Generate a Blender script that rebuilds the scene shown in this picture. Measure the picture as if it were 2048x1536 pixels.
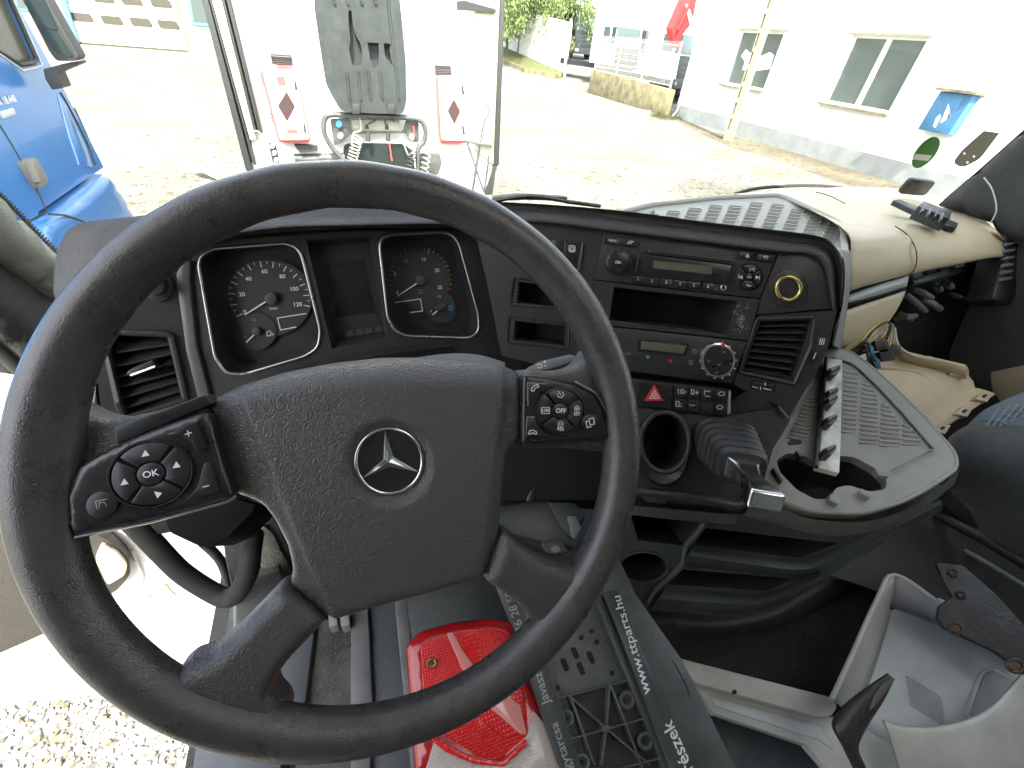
import bpy, bmesh, math, random
from mathutils import Vector, Matrix
from mathutils.geometry import tessellate_polygon, delaunay_2d_cdt
random.seed(7)
sc = bpy.context.scene
for o in list(bpy.data.objects): bpy.data.objects.remove(o)
COL = sc.collection

# ------------------------------------------------------------------ camera
FPX = 850.0                       # focal length in pixels of the 2048 px wide photograph
CAM = Vector((0, 0, 2.5))         # in the driver's seat, 2.5 m above the yard
_dn = Vector((915 - 1024, 1800 - 768, FPX)).normalized()      # 'down' in camera axes (x right, y down, z forward)
_ax = (Vector((0, 0, 1)) - _dn * _dn.z).normalized()
_rt = _dn.cross(_ax)
_yw = math.radians(-22)           # the truck points 22 degrees left of the camera heading
_F = math.cos(_yw) * _ax + math.sin(_yw) * _rt
_X = math.cos(_yw) * _rt - math.sin(_yw) * _ax
M = Matrix((_X, _F, -_dn))        # camera axes -> world (X right, Y truck forward, Z up)
cam = bpy.data.objects.new('camera', bpy.data.cameras.new('camera'))
COL.objects.link(cam)
R = M @ Matrix(((1, 0, 0), (0, -1, 0), (0, 0, -1)))
cam.matrix_world = Matrix.Translation(CAM) @ R.to_4x4()
cam.data.sensor_width = 36
cam.data.lens = FPX / 2048 * 36
cam.data.clip_start = 0.02
cam.data.clip_end = 3000
sc.camera = cam

# ------------------------------------------------------------------ light
SUN_EL, SUN_AZ = math.radians(55), math.radians(-165)   # azimuth from +Y (truck forward), negative = left
world = bpy.data.worlds.new('World'); sc.world = world; world.use_nodes = True
wn = world.node_tree
sky = wn.nodes.new('ShaderNodeTexSky'); sky.sky_type = 'NISHITA'; sky.sun_disc = False
sky.sun_elevation = SUN_EL; sky.sun_rotation = SUN_AZ
sky.air_density = 1.0; sky.dust_density = 4.0; sky.ozone_density = 1.0
bg = wn.nodes['Background']; bg.inputs[1].default_value = 0.15
hs = wn.nodes.new('ShaderNodeHueSaturation'); hs.inputs['Saturation'].default_value = .45      # thin bright cloud: a paler sky
wn.links.new(sky.outputs[0], hs.inputs['Color']); wn.links.new(hs.outputs[0], bg.inputs[0])
sd = bpy.data.lights.new('sun', 'SUN'); sd.energy = 2.2; sd.angle = math.radians(0.6); sd.color = (1, .96, .88)
sun = bpy.data.objects.new('sun', sd); COL.objects.link(sun)
_s = Vector((math.sin(SUN_AZ) * math.cos(SUN_EL), math.cos(SUN_AZ) * math.cos(SUN_EL), math.sin(SUN_EL)))
sun.rotation_euler = (-_s).to_track_quat('-Z', 'Y').to_euler()
sun.location = _s * 60
vs = sc.view_settings
vs.view_transform = 'Standard'; vs.look = 'None'; vs.gamma = 1; vs.use_curve_mapping = False
vs.exposure = 2.7
sc.cycles.max_bounces = 6; sc.cycles.diffuse_bounces = 4; sc.cycles.glossy_bounces = 3; sc.cycles.transparent_max_bounces = 8
sc.cycles.use_adaptive_sampling = True; sc.cycles.adaptive_threshold = .03
sc.cycles.caustics_reflective = False; sc.cycles.caustics_refractive = False
sc.cycles.use_denoising = True
sc.cycles.sample_clamp_indirect = 8

# ------------------------------------------------------------------ pixel helpers (real planes in the place)
def ray(px, py): return M @ Vector(((px - 1024) / FPX, (py - 768) / FPX, 1))
def W(px, py, t): return CAM + ray(px, py) * t
def aX(px, py, x): r = ray(px, py); return CAM + r * (x / r.x)
def aY(px, py, y): r = ray(px, py); return CAM + r * (y / r.y)
def aZ(px, py, z): r = ray(px, py); return CAM + r * ((z - CAM.z) / r.z)
class Pl:
    def __init__(s, p, n):
        s.p = Vector(p); s.n = Vector(n).normalized()
        if s.n.dot(CAM - s.p) < 0: s.n = -s.n
    def off(s, h): return Pl(s.p + s.n * h, s.n)
    def at(s, px, py):
        r = ray(px, py); return CAM + r * ((s.p - CAM).dot(s.n) / r.dot(s.n))
    def basis(s, o, px, py, dx, dy):
        r = (s.at(px + dx, py + dy) - o).normalized(); return r, s.n.cross(r)
def P3(a, b, c): return Pl(a, (b - a).cross(c - a))
def rnd(poly, r, k=4):
    out = []; n = len(poly)
    for i in range(n):
        p = Vector(poly[i][:2]); a = Vector(poly[i - 1][:2]) - p; b = Vector(poly[(i + 1) % n][:2]) - p
        rr = poly[i][2] if len(poly[i]) > 2 else r
        d = min(rr, a.length * .48, b.length * .48)
        if d < .05: out.append(tuple(p)); continue
        p0 = p + a.normalized() * d; p1 = p + b.normalized() * d
        for j in range(k + 1):
            t = j / k; out.append(tuple((1 - t) ** 2 * p0 + 2 * t * (1 - t) * p + t * t * p1))
    return out
def ell(cx, cy, rx, ry=None, n=24, rot=0, a0=0, a1=360):
    ry = ry or rx; c, s = math.cos(math.radians(rot)), math.sin(math.radians(rot)); o = []
    full = abs(a1 - a0) >= 360
    for i in range(n if full else n + 1):
        a = math.radians(a0 + (a1 - a0) * i / n); x, y = rx * math.cos(a), ry * math.sin(a)
        o.append((cx + x * c - y * s, cy + x * s + y * c))
    return o

# ------------------------------------------------------------------ objects
WL = {}
def empty(name, loc, label, cat, group=None, kind=None):
    o = bpy.data.objects.new(name, None); COL.objects.link(o); o.location = loc; WL[o.name] = Vector(loc)
    o.empty_display_size = .05; tag(o, label, cat, group, kind); return o
def tag(o, label=None, cat=None, group=None, kind=None):
    if label: o['label'] = label
    if cat: o['category'] = cat
    if group: o['group'] = group
    if kind: o['kind'] = kind
    return o
def mesh(name, V, F, mat, parent=None, smooth=35, mi=None):
    V = [Vector(v) for v in V]
    c = sum(V, Vector()) / max(1, len(V))
    me = bpy.data.meshes.new(name); me.from_pydata([v - c for v in V], [], F)
    for m in (mat if isinstance(mat, (list, tuple)) else [mat]): me.materials.append(m)
    if mi:
        for p, k in zip(me.polygons, mi): p.material_index = k
    return link(name, me, c, parent, smooth)
def link(name, me, c, parent, smooth):
    bm = bmesh.new(); bm.from_mesh(me)
    bmesh.ops.recalc_face_normals(bm, faces=bm.faces)
    bm.to_mesh(me); bm.free()
    if smooth:
        me.polygons.foreach_set('use_smooth', [True] * len(me.polygons))
        if smooth < 180: me.set_sharp_from_angle(angle=math.radians(smooth))
    o = bpy.data.objects.new(name, me); COL.objects.link(o)
    o.location = c - (WL[parent.name] if parent else Vector()); o.parent = parent
    WL[o.name] = Vector(c); return o
def frombm(name, bm, mat, parent=None, smooth=35):
    bmesh.ops.recalc_face_normals(bm, faces=bm.faces)
    c = sum((v.co for v in bm.verts), Vector()) / max(1, len(bm.verts))
    for v in bm.verts: v.co -= c
    me = bpy.data.meshes.new(name); bm.to_mesh(me); bm.free(); me.materials.append(mat)
    if smooth:
        me.polygons.foreach_set('use_smooth', [True] * len(me.polygons))
        me.set_sharp_from_angle(angle=math.radians(smooth))
    o = bpy.data.objects.new(name, me); COL.objects.link(o)
    o.location = c - (WL[parent.name] if parent else Vector()); o.parent = parent
    WL[o.name] = c; return o
def extr(name, pts, vec, mat, parent=None, bev=0, seg=2, smooth=35, both=False):
    """closed polygon pts (front face, 3D) extruded by vec (back), front edges bevelled"""
    bm = bmesh.new(); f = bm.verts; vs_ = [bm.verts.new(p) for p in pts]
    face = bm.faces.new(vs_)
    r = bmesh.ops.extrude_face_region(bm, geom=[face])
    nv = [g for g in r['geom'] if isinstance(g, bmesh.types.BMVert)]
    for v in nv: v.co += Vector(vec)
    bmesh.ops.recalc_face_normals(bm, faces=bm.faces)
    if bev:
        es = [e for e in bm.edges if all(v in vs_ for v in e.verts)]
        if both: es += [e for e in bm.edges if all(v in nv for v in e.verts)]
        bmesh.ops.bevel(bm, geom=es, offset=bev, segments=seg, profile=.5, affect='EDGES', clamp_overlap=True)
    return frombm(name, bm, mat, parent, smooth)
def prism(name, pl, poly, h0, h1, mat, parent=None, bev=0, seg=2, r=0, smooth=35):
    q = pl.off(h1); pp = rnd(poly, r) if r else poly
    pts = [q.at(*p[:2]) for p in pp]
    return extr(name, pts, q.n * (h0 - h1), mat, parent, bev, seg, smooth)
def holed(name, pl, outer, holes, h0, h1, mat, parent=None, smooth=35):
    """plate with openings"""
    q = pl.off(h1); loops = [[q.at(*p[:2]) for p in l] for l in [outer] + holes]
    r = (loops[0][1] - loops[0][0]).normalized(); u = q.n.cross(r); o = loops[0][0]
    l2 = [[Vector(((p - o).dot(r), (p - o).dot(u), 0)) for p in l] for l in loops]
    tris = tessellate_polygon(l2)
    V = [p for l in loops for p in l]; n = len(V); F = [tuple(t) for t in tris]
    V += [p + q.n * (h0 - h1) for p in V[:n]]
    k = 0
    for l in loops:
        m = len(l)
        for i in range(m): a, b = k + i, k + (i + 1) % m; F.append((a, b, b + n, a + n))
        k += m
    return mesh(name, V, F, mat, parent, smooth)
def recess(name, pl, poly, h1, depth, mat, parent=None, shrink=.96, r=0, smooth=35):
    q = pl.off(h1); pp = rnd(poly, r) if r else poly
    a = [q.at(*p[:2]) for p in pp]; c = sum(a, Vector()) / len(a)
    b = [c + (p - c) * shrink - q.n * depth for p in a]; n = len(a)
    return mesh(name, a + b, [(i, (i + 1) % n, (i + 1) % n + n, i + n) for i in range(n)] + [tuple(range(n, 2 * n))], mat, parent, smooth)
def tube_vf(pts, rad, n=8, closed=False, cap=True):
    pts = [Vector(p) for p in pts]; m = len(pts); V = []; F = []
    rr = rad if isinstance(rad, (list, tuple)) else [rad] * m
    prev = None
    for i, p in enumerate(pts):
        if closed: t = pts[(i + 1) % m] - pts[i - 1]
        else: t = pts[min(i + 1, m - 1)] - pts[max(i - 1, 0)]
        t.normalize()
        if prev is None:
            a = t.orthogonal().normalized()
        else:
            a = (prev - t * prev.dot(t)); a = a.normalized() if a.length > 1e-6 else t.orthogonal().normalized()
        prev = a; b = t.cross(a)
        for j in range(n):
            w = 2 * math.pi * j / n; V.append(p + (a * math.cos(w) + b * math.sin(w)) * rr[i])
    for i in range(m if closed else m - 1):
        for j in range(n):
            k = (i + 1) % m; F.append((i * n + j, i * n + (j + 1) % n, k * n + (j + 1) % n, k * n + j))
    if cap and not closed: F += [tuple(range(n)), tuple(range((m - 1) * n, m * n))]
    return V, F
def tube(name, pts, rad, mat, parent=None, n=8, closed=False, smooth=60):
    V, F = tube_vf(pts, rad, n, closed); return mesh(name, V, F, mat, parent, smooth)
def ring(name, pl, poly, rad, h, mat, parent=None, n=8):
    q = pl.off(h); return tube(name, [q.at(*p[:2]) for p in poly], rad, mat, parent, n, True)
def spline(pts, k=6, closed=False):
    P = [Vector(p) for p in pts]; n = len(P); o = []
    g = (lambda i: P[i % n]) if closed else (lambda i: P[max(0, min(n - 1, i))])
    for i in range(n if closed else n - 1):
        a, b, c, d = g(i - 1), g(i), g(i + 1), g(i + 2)
        for j in range(k):
            t = j / k
            o.append(.5 * ((2 * b) + (c - a) * t + (2 * a - 5 * b + 4 * c - d) * t * t + (3 * b - a - 3 * c + d) * t ** 3))
    if not closed: o.append(P[-1])
    return o
def grid_vf(rows, closed=False):
    n = len(rows[0]); V = [p for r in rows for p in r]; F = []
    for i in range(len(rows) - 1):
        for j in range(n if closed else n - 1):
            k = (j + 1) % n; F.append((i * n + j, i * n + k, (i + 1) * n + k, (i + 1) * n + j))
    return V, F
def loft(name, rows, mat, parent=None, k=4, kr=None, smooth=50, thick=0, closed=False):
    """rows of 3D control points -> smooth surface; thick>0 makes a shell"""
    rows = [spline(r, k) for r in rows]
    if kr:
        cols = [spline([r[j] for r in rows], kr) for j in range(len(rows[0]))]
        rows = [[c[i] for c in cols] for i in range(len(cols[0]))]
    V, F = grid_vf(rows)
    o = mesh(name, V, F, mat, parent, smooth)
    if thick:
        md = o.modifiers.new('thick', 'SOLIDIFY'); md.thickness = thick; md.offset = -1
    return o
def box(name, c, s, mat, parent=None, rz=0, bev=0, Rm=None):
    x, y, z = [v / 2 for v in s]; Rm = Rm or Matrix.Rotation(rz, 3, 'Z'); c = Vector(c)
    pts = [c + Rm @ Vector((a, b, -z)) for a, b in ((-x, -y), (x, -y), (x, y), (-x, y))]
    return extr(name, pts, Rm @ Vector((0, 0, 2 * z)), mat, parent, bev, 2, 35, True)
def boxvf(c, s, Rm=None):
    x, y, z = [v / 2 for v in s]; Rm = Rm or Matrix.Identity(3); c = Vector(c)
    V = [c + Rm @ Vector((a * x, b * y, d * z)) for a in (-1, 1) for b in (-1, 1) for d in (-1, 1)]
    return V, [(0, 1, 3, 2), (4, 6, 7, 5), (0, 4, 5, 1), (2, 3, 7, 6), (0, 2, 6, 4), (1, 5, 7, 3)]
class MB:
    def __init__(s): s.V = []; s.F = []
    def add(s, vf):
        k = len(s.V); s.V += list(vf[0]); s.F += [tuple(i + k for i in f) for f in vf[1]]; return s
    def box(s, c, sz, Rm=None): return s.add(boxvf(c, sz, Rm))
    def tube(s, pts, r, n=6, closed=False): return s.add(tube_vf(pts, r, n, closed))
    def build(s, name, mat, parent=None, smooth=40): return mesh(name, s.V, s.F, mat, parent, smooth)
def field(name, pl, poly, hf, step, mat, parent=None, back=-.02, smooth=60, h=0, extra=(), wall=True):
    """plate whose front height follows hf(px, py, distance-to-edge in px) metres: closed outline, side walls"""
    q = pl.off(h); poly = [tuple(p[:2]) for p in poly]; n = len(poly)
    def dist(x, y):
        d = 1e9; ins = False
        for i in range(n):
            x0, y0 = poly[i]; x1, y1 = poly[(i + 1) % n]
            dx, dy = x1 - x0, y1 - y0; t = max(0, min(1, ((x - x0) * dx + (y - y0) * dy) / (dx * dx + dy * dy + 1e-9)))
            d = min(d, math.hypot(x - x0 - dx * t, y - y0 - dy * t))
            if (y0 > y) != (y1 > y) and x < (x1 - x0) * (y - y0) / (y1 - y0) + x0: ins = not ins
        return d if ins else -d
    ptsq = [Vector(p) for p in poly]; D = [0.0] * n
    xs = [p[0] for p in poly]; ys = [p[1] for p in poly]
    y = min(ys); row = 0
    while y < max(ys):
        x = min(xs) + (step / 2 if row % 2 else 0)
        while x < max(xs):
            d = dist(x, y)
            if d > step * .45: ptsq.append(Vector((x, y))); D.append(d)
            x += step
        y += step * .87; row += 1
    for dd in (1.2, 3.2, 6):          # rows of points close to the edge so that it rounds cleanly
        for i in range(n):
            x0, y0 = poly[i]; x1, y1 = poly[(i + 1) % n]; L = math.hypot(x1 - x0, y1 - y0)
            m = max(1, int(L / step))
            for j in range(m):
                t = (j + .5) / m
                for sg in (-1, 1):
                    x = x0 + (x1 - x0) * t + sg * (y1 - y0) / L * dd; y = y0 + (y1 - y0) * t - sg * (x1 - x0) / L * dd
                    d = dist(x, y)
                    if d > dd * .9 and dd < step * .6: ptsq.append(Vector((x, y))); D.append(d)
    for (x, y) in extra:
        d = dist(x, y)
        if d > .3: ptsq.append(Vector((x, y))); D.append(d)
    res = delaunay_2d_cdt(ptsq, [(i, (i + 1) % n) for i in range(n)], [], 1, 1e-4)
    v2, F = res[0], [tuple(f) for f in res[2]]
    V = []
    for i, p in enumerate(v2):
        src = res[3][i]; d = D[src[0]] if src else 0
        V.append(q.at(p.x, p.y) + q.n * hf(p.x, p.y, d))
    if wall:
        k = len(V); ids = [i for i, s_ in enumerate(res[3]) if s_ and min(s_) < n]
        order = sorted(ids, key=lambda i: min(res[3][i]))
        for i in order: V.append(q.at(v2[i].x, v2[i].y) + q.n * back)
        m = len(order)
        for i in range(m): F.append((order[i], order[(i + 1) % m], k + (i + 1) % m, k + i))
    return mesh(name, V, F, mat, parent, smooth)
def text(s, pl, px, py, dx, dy, hpx, mat, parent, h=.0006, name='lettering', ext=.0002, align='CENTER', sx=1, bold=0):
    cu = bpy.data.curves.new(name, 'FONT'); cu.body = s; cu.align_x = align; cu.align_y = 'CENTER'; cu.extrude = 0; cu.resolution_u = 3
    cu.offset = bold
    q = pl.off(h); o = q.at(px, py); r, u = q.basis(o, px, py, dx, dy)
    L = math.hypot(dx, dy); size = (q.at(px + dy / L * hpx, py - dx / L * hpx) - o).length / .7
    tmp = bpy.data.objects.new('tmp', cu); me = bpy.data.meshes.new_from_object(tmp)
    bpy.data.objects.remove(tmp); bpy.data.curves.remove(cu)
    mx = Matrix((r * size * sx, u * size, q.n)).transposed()
    for v in me.vertices: v.co = mx @ v.co
    me.materials.clear(); me.materials.append(mat)
    return link(name, me, o, parent, 0)
def lines(name, pl, segs, wpx, mat, parent, h=.0005):
    """flat printed strokes: list of polylines in pixels"""
    q = pl.off(h); V = []; F = []
    for s_ in segs:
        for a, b in zip(s_[:-1], s_[1:]):
            d = Vector((b[0] - a[0], b[1] - a[1])); L = d.length
            if L < 1e-6: continue
            d /= L; n = Vector((-d.y, d.x)) * wpx / 2; e = d * wpx * .25; k = len(V)
            for p in ((a[0] - e.x + n.x, a[1] - e.y + n.y), (b[0] + e.x + n.x, b[1] + e.y + n.y), (b[0] + e.x - n.x, b[1] + e.y - n.y), (a[0] - e.x - n.x, a[1] - e.y - n.y)): V.append(q.at(*p))
            F.append((k, k + 1, k + 2, k + 3))
    return mesh(name, V, F, mat, parent, 0)

def rise(d, R_, top):
    t = min(1, max(0, d / R_)); return top * math.sqrt(max(0, 1 - (1 - t) ** 2))

# ------------------------------------------------------------------ materials
MATS = {}
def mat(name, col, rough=.5, metal=0, bump=None, var=0, vscale=20, spec=.5, coat=0, emit=None, trans=0, wear=None, alpha=None, sheen=0, dust=0):
    """bump=(kind, scale, strength); var = colour variation; wear=(scale, amount) glossy worn patches; dust = pale dust amount"""
    if name in MATS: return MATS[name]
    m = bpy.data.materials.new(name); m.use_nodes = True; nt = m.node_tree; N = nt.nodes; L = nt.links
    b = N['Principled BSDF']; b.inputs['Base Color'].default_value = (*col, 1); b.inputs['Roughness'].default_value = rough
    b.inputs['Metallic'].default_value = metal; b.inputs['Specular IOR Level'].default_value = spec
    b.inputs['Coat Weight'].default_value = coat; b.inputs['Coat Roughness'].default_value = .08
    if trans: b.inputs['Transmission Weight'].default_value = trans
    if sheen: b.inputs['Sheen Weight'].default_value = sheen
    if emit: b.inputs['Emission Color'].default_value = (*emit[:3], 1); b.inputs['Emission Strength'].default_value = emit[3]
    tc = N.new('ShaderNodeTexCoord')
    geo = N.new('ShaderNodeNewGeometry')
    def noise(scale, detail=4, r=.6):
        n = N.new('ShaderNodeTexNoise'); n.inputs['Scale'].default_value = scale; n.inputs['Detail'].default_value = detail
        n.inputs['Roughness'].default_value = r; L.new(geo.outputs['Position'], n.inputs['Vector']); return n.outputs['Fac']
    def ramp(src, a, b_, lo, hi):
        n = N.new('ShaderNodeMapRange'); n.inputs[1].default_value = a; n.inputs[2].default_value = b_; n.inputs[3].default_value = lo; n.inputs[4].default_value = hi
        L.new(src, n.inputs[0]); return n.outputs[0]
    colsock = None
    if var:
        f = ramp(noise(vscale, 3), .3, .7, 1 - var, 1 + var)
        mx = N.new('ShaderNodeVectorMath'); mx.operation = 'SCALE'; mx.inputs[0].default_value = col; L.new(f, mx.inputs['Scale'])
        colsock = mx.outputs[0]
    if dust:
        f1 = noise(180, 2, .7); f2 = noise(7, 2); mm = N.new('ShaderNodeMath'); mm.operation = 'MULTIPLY'
        L.new(ramp(f1, .5, .8, 0, 1), mm.inputs[0]); L.new(ramp(f2, .35, .7, .15, 1), mm.inputs[1])
        m2 = N.new('ShaderNodeMath'); m2.operation = 'MULTIPLY'; m2.inputs[1].default_value = dust; L.new(mm.outputs[0], m2.inputs[0])
        mx = N.new('ShaderNodeMix'); mx.data_type = 'RGBA'; L.new(m2.outputs[0], mx.inputs[0])
        if colsock: L.new(colsock, mx.inputs[6])
        else: mx.inputs[6].default_value = (*col, 1)
        mx.inputs[7].default_value = (.3, .28, .25, 1); colsock = mx.outputs[2]
    if colsock: L.new(colsock, b.inputs['Base Color'])
    rs = None
    if wear:
        f = ramp(noise(wear[0], 4, .7), .42, .62, rough, max(.12, rough - wear[1])); rs = f
    else:
        rs = ramp(noise(35, 2), .3, .7, max(.03, rough * .85), min(1, rough * 1.15))
    if coat < .6: L.new(rs, b.inputs['Roughness'])
    if bump:
        kind, scale, st = bump
        if kind == 'leather':
            v = N.new('ShaderNodeTexVoronoi'); v.feature = 'F1'; v.inputs['Scale'].default_value = scale
            nz = N.new('ShaderNodeTexNoise'); nz.inputs['Scale'].default_value = scale * .35; L.new(geo.outputs['Position'], nz.inputs['Vector'])
            ad = N.new('ShaderNodeVectorMath'); ad.operation = 'MULTIPLY_ADD'; ad.inputs[1].default_value = (3 / scale,) * 3
            L.new(nz.outputs['Color'], ad.inputs[0]); L.new(geo.outputs['Position'], ad.inputs[2]); L.new(ad.outputs[0], v.inputs['Vector'])
            pw_ = N.new('ShaderNodeMath'); pw_.operation = 'POWER'; pw_.inputs[1].default_value = 2; L.new(v.outputs['Distance'], pw_.inputs[0]); src = pw_.outputs[0]; inv = True
        elif kind == 'grid':
            ws_ = []
            for ax in ('X', 'Y'):
                w_ = N.new('ShaderNodeTexWave'); w_.bands_direction = ax; w_.inputs['Scale'].default_value = scale; L.new(geo.outputs['Position'], w_.inputs['Vector']); ws_.append(w_.outputs['Fac'])
            mm_ = N.new('ShaderNodeMath'); mm_.operation = 'MULTIPLY'; L.new(ws_[0], mm_.inputs[0]); L.new(ws_[1], mm_.inputs[1]); src = mm_.outputs[0]; inv = False
        elif kind == 'waves':
            v = N.new('ShaderNodeTexWave'); v.inputs['Scale'].default_value = scale; L.new(geo.outputs['Position'], v.inputs['Vector']); src = v.outputs['Fac']; inv = False
        else:
            src = noise(scale, 2, .65); inv = False
        bp = N.new('ShaderNodeBump'); bp.inputs['Strength'].default_value = st; bp.inputs['Distance'].default_value = {'leather': 1 / scale, 'grid': .1 / scale}.get(kind, .5 / scale); bp.invert = inv
        L.new(src, bp.inputs['Height']); L.new(bp.outputs[0], b.inputs['Normal'])
    if alpha is not None:
        out = N['Material Output']; tr = N.new('ShaderNodeBsdfTransparent'); ms = N.new('ShaderNodeMixShader'); ms.inputs[0].default_value = alpha
        L.new(tr.outputs[0], ms.inputs[1]); L.new(b.outputs[0], ms.inputs[2]); L.new(ms.outputs[0], out.inputs[0])
    MATS[name] = m; return m
def glassmat(name, tint=(.93, .97, .95), refl=1.0, rough=.0, dirt=0):
    m = bpy.data.materials.new(name); m.use_nodes = True; N = m.node_tree.nodes; L = m.node_tree.links
    N.remove(N['Principled BSDF']); out = N['Material Output']
    tr = N.new('ShaderNodeBsdfTransparent'); tr.inputs[0].default_value = (*tint, 1)
    gl = N.new('ShaderNodeBsdfGlossy'); gl.inputs['Roughness'].default_value = rough
    fr = N.new('ShaderNodeFresnel'); fr.inputs[0].default_value = 1.45
    mu = N.new('ShaderNodeMath'); mu.operation = 'MULTIPLY'; mu.inputs[1].default_value = refl; L.new(fr.outputs[0], mu.inputs[0])
    ms = N.new('ShaderNodeMixShader'); L.new(mu.outputs[0], ms.inputs[0]); L.new(tr.outputs[0], ms.inputs[1]); L.new(gl.outputs[0], ms.inputs[2])
    last = ms
    if dirt:
        df = N.new('ShaderNodeBsdfDiffuse'); df.inputs[0].default_value = (.7, .7, .65, 1)
        nz = N.new('ShaderNodeTexNoise'); nz.inputs['Scale'].default_value = 6; nz.inputs['Detail'].default_value = 3
        ge = N.new('ShaderNodeNewGeometry'); L.new(ge.outputs['Position'], nz.inputs['Vector'])
        mr = N.new('ShaderNodeMapRange'); mr.inputs[1].default_value = .4; mr.inputs[2].default_value = .8; mr.inputs[3].default_value = dirt * .3; mr.inputs[4].default_value = dirt
        L.new(nz.outputs[0], mr.inputs[0]); m2 = N.new('ShaderNodeMixShader'); L.new(mr.outputs[0], m2.inputs[0]); L.new(ms.outputs[0], m2.inputs[1]); L.new(df.outputs[0], m2.inputs[2]); last = m2
    L.new(last.outputs[0], out.inputs[0]); return m

soft = mat('soft_black_plastic', (.040, .038, .036), .52, bump=('leather', 480, .4), dust=.10)
hard = mat('hard_black_plastic', (.026, .0256, .0252), .40, bump=('noise', 900, .15), dust=.12)
matte = mat('matte_black_plastic', (.018, .0177, .0174), .58, bump=('noise', 700, .2), dust=.10)
piano = mat('button_black', (.015, .015, .0165), .30, dust=.06)
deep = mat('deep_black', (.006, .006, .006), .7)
wheelm = mat('wheel_leather', (.060, .058, .056), .38, spec=.65, bump=('leather', 700, .5), wear=(55, .08))
rimm = mat('rim_worn_leather', (.055, .0525, .050), .35, spec=.65, bump=('leather', 900, .2), wear=(40, .1), var=.18, vscale=60)
chrome = mat('chrome', (.82, .83, .83), .12, 1)
satin = mat('satin_metal', (.5, .5, .48), .3, 1)
brass = mat('brass', (.62, .50, .20), .3, 1, var=.25, vscale=150)
white = mat('print_white', (.75, .76, .74), .6)
greyp = mat('print_grey', (.32, .32, .31), .6)
redp = mat('print_red', (.65, .03, .02), .5)
bluep = mat('print_blue', (.05, .28, .55), .5)
yelp = mat('print_yellow', (.75, .5, .05), .5)
lcd = mat('lcd_glass', (.10, .115, .075), .22)
lcd2 = mat('dark_screen', (.018, .016, .017), .25)
greytr = mat('grey_tray_plastic', (.185, .18, .15), .5, bump=('noise', 700, .12), dust=.15, var=.06, vscale=14)
beige = mat('beige_plastic', (.62, .53, .355), .42, bump=('leather', 600, .18), var=.05, vscale=8)
beige2 = mat('beige_trim_back', (.50, .42, .28), .5, bump=('noise', 400, .15), var=.12, vscale=10)
lgrey = mat('light_grey_panel', (.50, .53, .52), .4, bump=('noise', 900, .06), var=.07, vscale=12, dust=.1)
midgrey = mat('mid_grey_plastic', (.17, .18, .175), .5, bump=('noise', 700, .1), dust=.1)
dgreen = mat('pillar_grey', (.24, .24, .20), .6, bump=('leather', 260, .3))
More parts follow.
